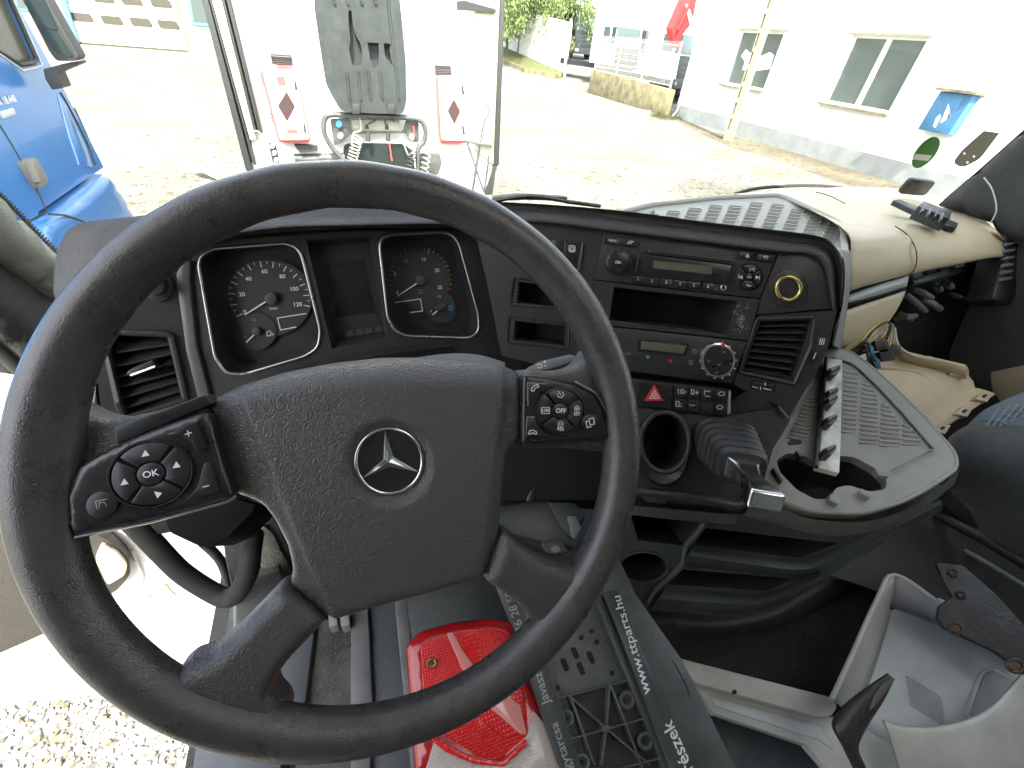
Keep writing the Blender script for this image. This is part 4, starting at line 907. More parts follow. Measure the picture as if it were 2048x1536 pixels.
for s, x, y in (('0', 490, 624), ('20', 484, 589), ('40', 497, 558), ('60', 529, 543), ('80', 565, 553), ('100', 588, 578), ('120', 595, 609)): text(s, TQ, x, y, 10, -.6, 8, white, ic, .0015, bold=.012)
text('km/h', TQ, 547, 617, 10, -.6, 5, white, ic, .0015); text('1/2', TQ, 507, 640, 10, -1, 5, greyp, ic, .003); text('0', TQ, 490, 674, 10, -1, 5, greyp, ic, .003)
for s, x, y in (('0', 795, 585), ('5', 790, 548), ('10', 812, 522), ('15', 847, 519), ('20', 874, 541), ('25', 880, 575)): text(s, TQ, x, y, 10, -.5, 7, white if s > '12' or s == '0' else greyp, ic, .0015, bold=.012)
text('rpm', TQ, 841, 580, 10, -.3, 4, greyp, ic, .0015); text('x100', TQ, 841, 586, 10, -.3, 4, greyp, ic, .0015)
text('1/2', TQ, 878, 593, 10, 0, 4.5, white, ic, .003); text('0', TQ, 862, 623, 10, 0, 4.5, white, ic, .003)
lines('symbol', TQ, [[(534, 672), (534, 663), (541, 662), (542, 671), (534, 672)], [(543, 666), (546, 668), (546, 671)]], 1.3, white, ic, .003)
lines('symbol', TQ, [[(898, 620), (898, 612), (904, 612), (904, 620), (898, 620)]], 1.3, bluep, ic, .003)
for s_ in ([(592, 654), (561, 660), (555, 636), (612, 627)], [(790, 605), (841, 598), (845, 622), (820, 625)]): lines('display_border', TQ, [s_], 1.8, white, ic, .0018)
lines('symbol', TQ, [[(580, 515), (570, 521), (582, 529)], [(594, 517), (584, 518), (585, 526), (596, 526)]], 1.6, deep, ic, .0018)
loft('cluster_lip', [[CL.off(.004).at(*p) for p in ((505, 762), (600, 735), (700, 712), (800, 696), (905, 688))], [CL.off(.022).at(*p) for p in ((520, 768), (610, 745), (700, 722), (800, 704), (905, 692))], [CL.off(-.02).at(*p) for p in ((520, 790), (610, 775), (700, 760), (800, 745), (905, 715))]], matte, dash, 4, 2)
prism('lower_fascia', CL.off(-.005), [(395, 800), (560, 765), (780, 728), (930, 706), (1005, 704), (1260, 740), (1260, 1000), (380, 1000)], -.05, 0, matte, dash)
# ---- left side panel with vent
LV = P3(CL.at(385, 560), CL.at(405, 800), W(215, 700, .475))
prism('trim_strip', CL, rnd([(352, 548), (362, 530), (380, 520), (378, 560), (392, 690), (420, 800), (398, 806), (372, 700), (358, 600)], 5), -.03, .006, mat('trim_grey_sheen', (.09, .085, .08), .35), dash, .003)
op = [(212, 690), (235, 664), (335, 668), (342, 672), (372, 800), (250, 838), (238, 810)]
vn = holed('side_panel', LV, [(150, 645), (190, 570), (255, 522), (345, 510), (355, 560), (362, 620), (400, 802), (395, 815), (250, 850), (205, 850), (196, 760), (130, 660)], [op], -.05, 0, hard, dash)
av = recess('air_vent', LV, op, -.001, .05, deep, dash, .9)
for k in range(7):
    t = (k + .6) / 7; a = Vector((214, 692)).lerp(Vector((252, 836)), t); b_ = Vector((338, 668)).lerp(Vector((371, 796)), t)
    if k == 0: a.x += 18; a.y -= 10
    q = LV.off(-.012); A, B2 = q.at(a.x, a.y), q.at(b_.x, b_.y); d = (B2 - A).normalized(); up_ = LV.n.cross(d)
    extr('slat', [A - up_ * .006 + LV.n * .008, B2 - up_ * .006 + LV.n * .008, B2 + up_ * .004 - LV.n * .012, A + up_ * .004 - LV.n * .012], up_ * .0025, hard, av, .0008)
prism('vent_tab', LV, rnd([(252, 748), (258, 740), (305, 720), (313, 728), (312, 735), (262, 754)], 3), -.01, .008, hard, av, .002)
tube('tab_trim', [LV.off(.009).at(262, 751), LV.off(.009).at(311, 733)], .0018, satin, av, 6)
ring('vent_frame', LV, rnd(op, 8), .004, .001, hard, av, 6)
prism('light_switch', LV, ell(318, 575, 30, 30, 26), -.01, .004, hard, dash, .002); prism('light_knob', LV, ell(312, 572, 18, 20, 24), .004, .022, matte, dash, .003)
prism('button', LV, rnd([(285, 836), (345, 812), (350, 820), (290, 846)], 4), -.01, .004, piano, dash, .002)
prism('lower_left_panel', LV, [(190, 770), (205, 845), (250, 870), (400, 810), (420, 1000), (300, 1040), (220, 900), (180, 820)], -.06, -.012, hard, dash, .004)
# ---- switch panel between cluster and radio
c1 = [(1028, 556), (1115, 567), (1134, 619), (1021, 611)]; c2 = [(1019, 634), (1138, 648), (1136, 697), (1014, 685)]
i1 = [(1036, 563), (1110, 572), (1126, 614), (1033, 606)]; i2 = [(1030, 641), (1132, 653), (1130, 691), (1026, 680)]
mp = holed('switch_panel', K, rnd([(953, 476), (962, 440), (1100, 440), (1207, 457), (1189, 560), (1184, 600), (1250, 760), (1100, 735), (1003, 712), (975, 570)], 3), [i1, i2], -.05, 0, hard, dash)
for cc, ii in ((c1, i1), (c2, i2)):
    ring('compartment_rim', K, rnd(cc, 4), .0012, .0005, piano, mp, 6); recess('compartment', K, ii, 0, .055, matte, mp, .9)
    for j in range(6):
        t = (j + .5) / 6; a = Vector(ii[0]).lerp(Vector(ii[3]), t); prism('clip_rib', K, [(a.x - 1, a.y - 2), (a.x + 4, a.y - 1.5), (a.x + 4, a.y + 1.5), (a.x - 1, a.y + 1)], -.02, -.002, hard, mp)
for (x0, x1) in ((1104, 1128), (1129, 1160)):
    y0 = 479 + (x0 - 1104) * .12; prism('switch', K, rnd([(x0, y0), (x1, y0 + 3), (x1 - 4, y0 + 55), (x0 - 4, y0 + 52)], 2), -.004, .004, piano, mp, .001)
lines('symbol', K, [rnd([(1138, 491), (1150, 492), (1150, 504), (1138, 503)], 3) + [(1138, 494)], ell(1144, 498, 3.4, 3.4, 10) + [(1147.4, 498)]], 1.4, white, mp, .0045)
extr('chrome_edge', [K.off(.005).at(*p) for p in ((1163, 485), (1167, 486), (1160, 540), (1154, 545))], -K.n * .006, chrome, mp)
tube('panel_seam', [K.off(.0005).at(1207, 457), K.off(.0005).at(1189, 560)], .0009, deep, dash, 6)
# ---- radio
rad = prism('radio', K, [(1208, 460), (1557, 503), (1520, 597), (1190, 559)], -.12, .0015, hard, dash, .0012)
def btnq(q, h=.004, name='button', m=piano, par=None, pl=K, r=1.5): return prism(name, pl, rnd(q, r), 0, h, m, par or rad, .0008)
btnq([(1208, 473), (1243, 477), (1242, 491), (1207, 487)]); btnq([(1245, 477), (1279, 481), (1276, 495), (1244, 491)])
text('MENU', K, 1225, 481.5, 10, 1.1, 5, white, rad, .0045); lines('symbol', K, [[(1254, 487), (1258, 487), (1258, 482)], [(1262, 488), (1262, 482), (1267, 483), (1266, 485)]], 1.6, white, rad, .0045)
prism('knob_base', K, ell(1236, 525, 27, 27, 30), 0, .004, hard, rad, .001)
kn = prism('volume_knob', K, ell(1236, 524, 24, 24, 30), .004, .018, piano, rad, .003)
for j in range(12): a = j * math.pi / 6; tube('knob_notch', [K.off(.006).at(1236 + 24.5 * math.cos(a), 524 + 24.5 * math.sin(a)), K.off(.014).at(1236 + 24.5 * math.cos(a), 524 + 24.5 * math.sin(a))], .0008, satin, rad, 5)
text('ON', K, 1236, 525, 10, 1, 5.5, white, rad, .0185, bold=.015)
prism('radio_face', K, rnd([(1277, 506), (1466, 530), (1459, 570), (1268, 551)], 3), 0, .006, piano, rad, .0015)
prism('disc_slot', K, rnd([(1297, 499), (1470, 520), (1469, 528), (1298, 507)], 2), 0, .0085, mat('slot_brown', (.055, .05, .045), .4), rad, .002)
tube('slot_gap', [K.off(.009).at(1302, 503.5), K.off(.009).at(1465, 523)], .0012, deep, rad, 6)
prism('radio_display', K, [(1307, 521), (1425, 533), (1423, 549), (1306, 536)], .006, .0068, lcd, rad)
for j in range(6):
    x = 1264 + j * 28; y = 551 + j * 2.9; btnq([(x, y), (x + 26.5, y + 2.8), (x + 25.5, y + 16), (x - 1, y + 13)], .006)
    text(str(j + 1), K, x + 12, y + 8, 10, 1.1, 6, white, rad, .0066)
lines('symbol', K, [[(1431, 568), (1436, 569), (1435, 580), (1430, 579), (1431, 568)]], 1.3, greyp, rad, .002)
ring('jack_ring', K, ell(1447, 575, 5, 5.4, 14), .0012, .003, satin, rad, 6); prism('jack_hole', K, ell(1447, 575, 3.5, 3.8, 12), 0, .003, deep, rad)
btnq([(1479, 502), (1513, 506), (1511, 521), (1477, 517)]); btnq([(1515, 507), (1551, 511), (1547, 525), (1512, 521)])
lines('symbol', K, [[(1492, 512), (1498, 512.6), (1495, 508), (1492, 512)], [(1492, 514), (1498, 514.6)]], 1.3, white, rad, .0045); lines('symbol', K, [[(1528, 512), (1532, 516)], [(1532, 511), (1528, 516)], [(1535, 512), (1535, 517)]], 1.2, white, rad, .0045); text('ASR', K, 1532, 520, 10, 1.2, 3, greyp, rad, .0045)
def qpad(cx, cy, r, par, pl):
    ring('pad_ring', pl, ell(cx, cy, r * 1.06, r * 1.06, 30), .0012, .002, piano, par, 6)
    for k in range(4):
        a0 = k * 90 + 49; a1 = a0 + 82; prism('button', pl, ell(cx, cy, r, r, 8, 8, a0, a1) + list(reversed(ell(cx, cy, r * .36, r * .36, 4, 8, a0, a1))), 0, .005, piano, par, .0008)
    prism('button', pl, ell(cx, cy, r * .32, r * .32, 16), 0, .006, piano, par, .0008)
qpad(1499, 554, 25, rad, K)
text('SRC', K, 1499, 554.5, 10, 1.1, 3.6, white, rad, .0066)
lines('symbol', K, [[(1500, 542), (1500, 537), (1508, 538), (1508, 543)], [(1494, 571), (1502, 572)], [(1494, 568), (1494, 571)]], 1.3, white, rad, .0056)
for s, x in ((1, 1515), (-1, 1482)): prism('symbol', K, [(x - 3 * s, 551), (x + 3 * s, 554.5), (x - 3 * s, 558)], .005, .0056, white, rad)
lines('symbol', K, [[(1519.5, 552), (1518.5, 559)], [(1478, 549), (1477.5, 556)]], 1.3, white, rad, .0056)
# ---- storage slot under the radio
so = [(1228, 574), (1475, 602), (1455, 668), (1218, 640)]
sl = holed('storage_slot', K, [(1189, 561), (1520, 599), (1496, 680), (1400, 670), (1232, 652), (1180, 640)], [so], -.03, .001, hard, dash)
recess('slot_box', K, so, 0, .10, matte, sl, .82)
rg2 = random.Random(3); segs = []
for i in range(46):
    x, y = 1482 + rg2.gauss(0, 7), 643 + rg2.gauss(0, 14); a = rg2.uniform(0, 6.28); l = rg2.uniform(2, 7); segs.append([(x, y), (x + math.cos(a) * l, y + math.sin(a) * l)])
lines('adhesive_residue', K, segs, 1.0, mat('residue', (.35, .35, .34), .8), sl, .0016)
# ---- climate control
cp = prism('climate_panel', K, [(1200, 652), (1232, 655), (1400, 673), (1494, 683), (1465, 767), (1400, 760), (1240, 740)], -.05, .001, hard, dash, .0012)
prism('climate_display_frame', K, [(1277, 678), (1378, 688), (1371, 712), (1275, 702)], 0, .003, piano, cp, .001); prism('climate_display', K, [(1283, 682), (1373, 691), (1367, 707), (1281, 698)], .003, .0036, lcd, cp)
prism('dial_ring', K, ell(1437, 721, 36, 36, 40), 0, .014, mat('dial_chrome', (.7, .7, .68), .25, 1), cp, .003)
prism('climate_dial', K, ell(1438, 721, 30, 31, 36), .010, .0165, piano, cp, .0015)
for j in range(14): a = j * math.pi / 7; tube('dial_notch', [K.off(.004).at(1437 + 36 * math.cos(a), 721 + 36 * math.sin(a)), K.off(.012).at(1437 + 35.5 * math.cos(a), 721 + 35.5 * math.sin(a))], .0016, MATS['dial_chrome'], cp, 5)
prism('dial_pointer', K, [(1446, 687), (1451, 688), (1449, 696), (1445, 695)], .014, .0172, redp, cp)
DK = K.off(.0165); lines('symbol', DK, [[(x - 3, y), (x, y + 3), (x + 3, y - 1)] for x, y in ((1448, 703), (1418, 721), (1462, 727), (1433, 744), (1438, 728))], 1.3, greyp, cp, .0006)
text('A/C', K, 1256, 708, 10, 1.1, 5, greyp, cp, .0018); prism('symbol', K, [(1291, 711), (1301, 712), (1295, 718)], .001, .0017, bluep, cp); prism('symbol', K, [(1336, 724), (1346, 725), (1342, 718)], .001, .0017, redp, cp)
lines('symbol', K, [ell(1389, 703, 4.5, 4.5, 14) + [(1393.5, 703)], [(1389, 700), (1389, 703), (1391, 704)], [(1379, 720), (1379, 727)], [(1382, 720), (1382, 727)], [(1385, 720), (1385, 727)], [(1378, 728), (1386, 729)]], 1.1, greyp, cp, .0018)
# ---- hazard switch row
hz = prism('switch_row', K, [(1262, 757), (1464, 781), (1460, 831), (1258, 806)], -.04, .001, matte, dash, .001)
hb = prism('hazard_button', K, rnd([(1280, 764), (1346, 771), (1342, 819), (1274, 811)], 2), 0, .004, piano, hz, .001)
prism('hazard_triangle', K, rnd([(1309, 770), (1328, 802), (1289, 802)], 2), .004, .0065, mat('hazard_red', (.62, .03, .045), .35), hz, .0008)
lines('symbol', K, [[(1309, 780), (1319, 797), (1299, 797), (1309, 780)], [(1309, 786), (1313, 794), (1305, 794), (1309, 786)]], 1.5, white, hz, .0071)
for c in range(4):
    for r_ in range(2):
        x = 1349 + c * 26.6; y = 772 + c * 3.1 + r_ * 25; btnq([(x, y), (x + 25.6, y + 3), (x + 24.6, y + 27), (x - 1, y + 24)], .0045, 'switch', piano, hz)
def ic_(segs): lines('symbol', K, segs, 1.25, white, hz, .0051)
ic_([[(1355, 781), (1357, 778), (1357, 788)], [(1362, 787), (1362, 779), (1367, 779), (1367, 787), (1362, 787)], [(1369, 784), (1373, 784)]])
ic_([[(1383, 788), (1383, 779), (1388, 780), (1388, 788), (1383, 788)], [(1391, 785), (1397, 785)], [(1394, 782), (1394, 789)]])
ic_([[(1409, 789), (1409, 782), (1420, 783)], [(1410, 792), (1420, 793)]]); ic_([[(1436, 788), (1440, 784), (1447, 784), (1450, 788), (1446, 791), (1440, 791), (1436, 788)]])
ic_([[(1352, 812), (1352, 803), (1358, 803), (1358, 811)], [(1352, 812), (1364, 813)], [(1361, 808), (1364, 808)]]); text('STOP', K, 1384, 811, 10, 1.1, 3.6, white, hz, .0051)
ic_([[(1433, 814), (1437, 811), (1443, 811), (1446, 815), (1442, 818), (1437, 818), (1433, 814)]])
extr('chrome_edge', [K.off(.006).at(*p) for p in ((1457, 781), (1462, 782), (1461, 826), (1454, 830))], -K.n * .007, chrome, hz)
# ---- facet with lighter socket and right vent
K2 = Pl(K.at(1540, 560), (-.50, -.76, .42))
fc = prism('console_facet', K2, [(1559, 503), (1628, 505), (1650, 520), (1662, 552), (1676, 616), (1513, 630), (1521, 598)], -.05, .0005, hard, dash, .0015)
prism('socket_collar', K2, ell(1577, 578, 40, 39, 36, 20), 0, .003, hard, fc, .002)
ring('socket_ring', K2, ell(1577, 577, 24, 23.5, 32), .0026, .005, brass, fc, 8); recess('socket_well', K2, ell(1577, 577, 23, 22.5, 24), .006, .035, mat('socket_brown', (.10, .06, .045), .4, .4), fc, .8)
prism('socket_core', K2, [(1568, 566), (1586, 570), (1582, 588), (1570, 584)], -.03, -.012, mat('socket_pin', (.2, .14, .11), .4, .6), fc, .002)
vo = [(1521, 643), (1622, 640), (1608, 690), (1582, 760), (1486, 741)]
vf_ = holed('vent_panel', K2, rnd([(1514, 632), (1675, 620), (1666, 655), (1658, 690), (1630, 752), (1611, 779), (1576, 836), (1558, 812), (1466, 768), (1495, 683)], 4), [vo], -.05, 0, hard, dash)
rv = recess('air_vent', K2, vo, 0, .05, deep, dash, .9)
for k in range(8):
    t = (k + .5) / 8; a = Vector((1521, 643)).lerp(Vector((1486, 741)), t); b_ = Vector((1622, 640)).lerp(Vector((1582, 760)), t)
    q = K2.off(-.008); A, B2 = q.at(a.x, a.y), q.at(b_.x, b_.y); d = (B2 - A).normalized(); up_ = K2.n.cross(d)
    extr('slat', [A - up_ * .003 + K2.n * .005, B2 - up_ * .003 + K2.n * .005, B2 + up_ * .003 - K2.n * .010, A + up_ * .003 - K2.n * .010], up_ * .0015, hard, rv, .0005)
for k in range(5):
    t = (k + .6) / 6; a = Vector((1521, 643)).lerp(Vector((1622, 640)), t); b_ = Vector((1486, 741)).lerp(Vector((1582, 760)), t); q = K2.off(-.022)
    tube('vane', [q.at(a.x, a.y), q.at(b_.x, b_.y)], .0016, hard, rv, 5)
ring('vent_frame', K2, rnd([(1514, 638), (1630, 634), (1622, 690), (1588, 768), (1478, 744)], 6), .0028, .0005, hard, rv, 6)
prism('vent_wheel_slot', K2, rnd([(1504, 760), (1554, 768), (1550, 785), (1502, 776)], 4), 0, .002, deep, vf_); prism('vent_wheel', K2, rnd([(1508, 764), (1550, 771), (1547, 782), (1507, 775)], 3), 0, .006, piano, vf_, .001)
lines('symbol', K2, [[(1531, 765), (1530, 771)], [(1505, 773), (1515, 776)], [(1527, 777), (1542, 780)], [(1521, 774), (1521, 779)]], 1.7, white, vf_, .0065)
lines('symbol', K2, [[(1641 + k * 4, 677), (1639 + k * 4, 689)] for k in range(3)], 1.6, white, vf_, .001)
prism('slider_slot', K2, rnd([(1630, 700), (1640, 696), (1636, 716), (1622, 730), (1622, 712)], 3), 0, .003, piano, vf_, .001); lines('symbol', K2, [[(1632, 706), (1627, 718)]], 2, white, vf_, .0036)
tube('edge_trim', [K2.off(.002).at(1558, 813), K2.off(.002).at(1576, 836)], .0016, satin, vf_, 6)
# ---- padded edge running over the console
r0 = [(985, 446), (1090, 446), (1207, 461), (1400, 485), (1558, 505), (1612, 508), (1640, 524), (1653, 552), (1664, 618)]
r1 = [(985, 436), (1090, 437), (1207, 452), (1400, 476), (1558, 496), (1622, 500), (1652, 516), (1664, 548), (1670, 619)]
r2 = [(985, 412), (1090, 415), (1240, 432), (1400, 453), (1555, 473), (1636, 485), (1665, 504), (1678, 543), (1676, 618)]
r3 = [(985, 404), (1090, 410), (1240, 424), (1400, 446), (1555, 467), (1640, 480), (1676, 500), (1688, 541), (1681, 616)]
far = [Vector((.27, .90, 2.2)), Vector((.36, .86, 2.21)), Vector((.5, .78, 2.2)), Vector((.62, .70, 2.2)), Vector((.74, .64, 2.18)), Vector((.88, .60, 2.17)), Vector((1.0, .60, 2.16)), Vector((1.05, .60, 2.12)), Vector((1.05, .60, 2.05))]
loft('console_pad', [[K.off(-.004).at(*p) for p in r0], [K.off(.008).at(*p) for p in r0], [K.off(.010).at(*p) for p in r1], [K.off(-.012).at(*p) for p in r2], [K.off(-.03).at(*p) for p in r3], far], soft, dash, 4, 3, 180)
cs = [[K.off(-.02).at(*p) for p in ((1660, 492), (1682, 505), (1690, 545), (1684, 614), (1668, 690))], [aY(*p, .60) for p in ((1697, 500), (1702, 508), (1703, 550), (1697, 600), (1682, 700))]]
loft('console_side', cs, midgrey, dash, 4, None, 60)
# ---- dash top: grey storage mat with grip pattern
ZT = 2.205; TPl = Pl((0, 0, ZT), (0, 0, 1))
matm = mat('dash_mat_grey', (.36, .36, .31), .55, bump=('noise', 600, .1), dust=.12)
mp_ = [(1110, 432), (1240, 428), (1300, 412), (1430, 398), (1552, 393), (1575, 400), (1670, 445), (1682, 458), (1690, 520), (1500, 500), (1300, 470)]
dm = prism('storage_mat', TPl, rnd(mp_, 8), -.03, 0, matm, dash, .004)
ring('mat_rim', TPl, rnd([(1240, 426), (1300, 411), (1430, 397), (1552, 391), (1577, 398), (1674, 444), (1686, 458), (1690, 520), (1500, 520)], 8), .007, .002, matm, dash, 8)
mb = MB()
import itertools
def pills(pl, rows_, h, rad, mt, name, parent):
    m = MB()
    for (x0, y0, x1, y1, hh) in rows_:
        d = Vector((x1 - x0, y1 - y0)); d.normalize(); n = Vector((-d.y, d.x)) * hh; c = []
        for a, sg in (((x0, y0), -1), ((x1, y1), 1)):
            for k in range(-2, 3):
                t = k * math.pi / 4.0 * sg; c.append((a[0] + (d.x * sg * math.cos(t) * hh) + n.x * math.sin(t) * 1, a[1] + d.y * sg * math.cos(t) * hh + n.y * math.sin(t)))
        m.add(tube_vf([pl.off(h).at(*p) for p in c], rad, 4, True))
    o = m.build(name, mt, parent, 60); o['kind'] = 'stuff'; return o
rows_ = []
for c in range(11):
    x0 = 1262 + c * 38; base_y = 436 - c * 1.0
    for r_ in range(11):
        x = x0 + 8 - r_ * 3.0 + c * 1.2; y = 396 + r_ * 6.6 + c * .8
        if c >= 6: y += (c - 6) * 9
        lo = 430 - (x - 1240) * .12 if x < 1550 else 396 + (x - 1550) * .42
        hi = 436 + (x - 1300) * .135
        if lo + 4 < y < hi - 2 and x < 1660: rows_.append((x, y, x + 22, y + 1.8, 2.1))
pills(TPl, rows_, .001, .0016, matm, 'grip_pattern', dm)
prism('mat_peg', TPl, [(1290, 425), (1305, 417), (1311, 420), (1296, 432)], 0, .02, midgrey, dm, .003)
# beige passenger side
b0 = [(1460, 388), (1575, 380), (1700, 374), (1800, 378), (1890, 400), (1960, 432)]
b1 = [(1560, 396), (1650, 420), (1750, 424), (1850, 420), (1930, 436), (1996, 464)]
b2 = [(1680, 452), (1706, 468), (1790, 462), (1880, 458), (1960, 466), (2013, 486)]
b3 = [(1702, 505), (1712, 516), (1800, 504), (1890, 492), (1965, 492), (2013, 502)]
b4 = [(1697, 590), (1704, 580), (1815, 550), (1900, 532), (1970, 518), (2008, 515)]
loft('passenger_top', [[aZ(*p, 2.185) for p in b0], [aZ(*p, 2.20) for p in b1], [aY(*p, y) for p, y in zip(b2, (.66, .655, .655, .66, .66, .66))], [aY(*p, y) for p, y in zip(b3, (.615, .612, .61, .615, .625, .645))], [aY(*p, y) for p, y in zip(b4, (.61, .605, .605, .61, .625, .645))], [aY(*p, y) + Vector((0, .06, 0)) for p, y in zip(b4, (.63, .63, .63, .64, .65, .66))]], beige, dash, 5, 4, 180)
tube('panel_seam', spline([aY(*p, y) for p, y in (((1790, 452), .665), ((1815, 470), .636), ((1832, 500), .604), ((1832, 530), .596), ((1822, 549), .597))], 5), .0014, mat('seam_brown', (.16, .10, .07), .7), dash, 6)
tube('panel_seam', spline([aZ(*p, 2.203) for p in ((1632, 384), (1660, 392), (1690, 407))], 5), .0016, midgrey, dash, 6)
loft('blue_grey_strip', [[aY(*p, .612) for p in ((1694, 592), (1750, 572), (1818, 551))], [aY(*p, .60) for p in ((1692, 606), (1750, 592), (1814, 572))]], mat('strip_blue_grey', (.38, .41, .39), .4), dash, 4, None, 60, .004)
loft('strip_shadow', [[aY(*p, .615) for p in ((1690, 606), (1750, 592), (1814, 572))], [aY(*p, .63) for p in ((1688, 622), (1750, 604), (1812, 582))]], seal, dash, 4, None, 60, .004)
loft('lower_beige_panel', [[aY(*p, .615) for p in ((1684, 624), (1750, 602), (1812, 582))], [aY(*p, .60) for p in ((1674, 655), (1745, 640), (1795, 618))], [aY(*p, .60) for p in ((1668, 690), (1725, 685), (1765, 660))], [aY(*p, .62) for p in ((1668, 700), (1700, 702), (1740, 690))]], beige, dash, 4, 3, 180, .006)
# end vent at the far right
EV = P3(aX(2012, 480, 1.66), aX(2035, 470, 1.70), aX(2010, 560, 1.66))
prism('end_cap', EV, rnd([(2010, 470), (2040, 462), (2075, 500), (2060, 560), (2020, 610), (1985, 600), (2000, 545), (2014, 505)], 6), -.06, 0, hard, dash, .006)
for k in range(6): y = 486 + k * 14; prism('slat', EV, [(2014 - k * 1.5, y), (2034 - k * 1.5, y - 3), (2032 - k * 1.5, y + 3), (2012 - k * 1.5, y + 6)], 0, .008, midgrey, dash, .002)
# ---- lower console with cup ring
LK = Pl(K.at(1370, 832), (-.36, -.62, .70))
cupo = ell(1330, 884, 46, 57, 36)
lc = holed('lower_console', LK, rnd([(1250, 800), (1462, 831), (1560, 815), (1582, 838), (1545, 900), (1528, 960), (1500, 1006), (1270, 984), (1240, 900)], 6), [cupo], -.04, 0, matte, dash)
recess('cup_well', LK, cupo, 0, .09, matte, lc, .8); ring('cup_ring', LK, ell(1330, 884, 49, 60, 44), .0042, .003, hard, lc, 8)
for r_ in (.3, .5): ring('cup_groove', LK.off(-.088), ell(1330, 910, 46 * r_, 45 * r_, 24), .0012, .0005, hard, lc, 5)
loft('cup_skirt', [[LK.off(.002).at(*p) for p in ((1282, 900), (1300, 930), (1330, 945), (1362, 930), (1378, 900))], [LK.off(.012).at(*p) for p in ((1284, 925), (1300, 955), (1330, 968), (1358, 955), (1374, 925))], [LK.off(-.01).at(*p) for p in ((1290, 940), (1304, 968), (1330, 976), (1356, 966), (1370, 940))]], hard, lc, 4, 2)
tube('console_lip', spline([LK.off(.004).at(*p) for p in ((1262, 982), (1340, 990), (1420, 1000), (1470, 1010), (1492, 1000), (1500, 985))], 5), .007, hard, lc, 8)
prism('lip_tab', LK, rnd([(1285, 988), (1335, 994), (1330, 1008), (1292, 1004)], 4), -.01, .006, hard, lc, .002)
prism('seam_plate', LK, rnd([(1262, 1010), (1480, 1030), (1470, 1050), (1262, 1030)], 4), -.06, -.012, cabm, lc, .004)
# ---- gear lever
gl = empty('gear_lever', LK.at(1455, 900), 'gear lever with black ribbed rubber boot and chrome handle on the console', 'gear lever')
ga, gb_ = LK.at(1446, 880), W(1470, 950, .50)
gb_ = LK.at(1446, 880) + (W(1478, 928, .50) - LK.at(1446, 880))
ax_ = (gb_ - ga).normalized(); su = LK.at(1500, 886) - ga; su = (su - ax_ * su.dot(ax_)).normalized(); sv = ax_.cross(su)
NS = 6
for k in range(NS):
    t = k / (NS - 1); c = ga.lerp(gb_, t); w = .038 - .010 * t; hgt = .032 - .009 * t
    prof = []
    for a in range(28):
        an = a * 2 * math.pi / 28; ca, sa = math.cos(an), math.sin(an); f = 1 / max(abs(ca) ** 4 + abs(sa) ** 4, 1e-6) ** .25
        prof.append((ca * f * w, sa * f * hgt))
    th = (gb_ - ga).length / (NS - 1)
    rws = []
    for (dz, s) in ((-.2, .90), (.0, .98), (.28, 1.0), (.55, .96), (.72, .86), (.95, .84)): rws.append([c + su * x * s + sv * y * s + ax_ * th * dz for x, y in prof])
    V, F = grid_vf(rws, True); n = len(prof); F.append(tuple(range(len(V) - n, len(V)))); mesh('boot_fold', V, F, mat('boot_rubber', (.022, .022, .021), .5, dust=.12), gl, 60)
hq = (W(1505, 985, .44) - gb_)
a0 = gb_ + ax_ * .006
d2 = (W(1524, 992, .43) - a0); 
def blk4(c, w, h, s1, s2): return [c + s1 * w + s2 * h, c - s1 * w + s2 * h, c - s1 * w - s2 * h, c + s1 * w - s2 * h]
Rw = [blk4(a0, .019, .013, su, sv), blk4(a0 + ax_ * .009, .019, .013, su, sv), blk4(a0 + ax_ * .011 + d2 * .12, .013, .011, su, sv), blk4(a0 + d2 * .5, .010, .009, su, sv), blk4(a0 + d2 * .8, .011, .010, su, sv), blk4(a0 + d2 * 1.0, .016, .011, su, sv), blk4(a0 + d2 * 1.18, .016, .010, su, sv)]
V, F = grid_vf(Rw, True); F += [(0, 1, 2, 3), tuple(range(len(V) - 4, len(V)))]
ch = mesh('chrome_handle', V, F, mat('lever_chrome', (.72, .73, .73), .16, 1), gl, 40); md = ch.modifiers.new('b', 'BEVEL'); md.width = .003; md.segments = 3
# ---- stalk and column top
prism('column_stalk', Pl(W(1100, 725, .42), (-.1, -.5, .85)), rnd([(1052, 737), (1080, 722), (1140, 708), (1152, 712), (1150, 722), (1100, 738), (1060, 744)], 4), -.012, 0, midgrey, dash, .003)
lines('symbol', Pl(W(1100, 725, .42), (-.1, -.5, .85)), [ell(1079, 732, 5, 4, 12, 0, 200, 500), [(1087, 724), (1092, 723)], [(1089.5, 721), (1090, 726)], [(1088, 732), (1093, 731)]], 1.5, white, dash, .0006)
loft('column_cover', [[W(*p) for p in ((760, 735, .44), (830, 716, .45), (900, 707, .455), (960, 710, .46), (1010, 725, .46))], [W(*p) for p in ((760, 800, .40), (830, 780, .40), (900, 775, .40), (960, 775, .40), (1010, 790, .40))]], midgrey, dash, 4, None, 60, .01)
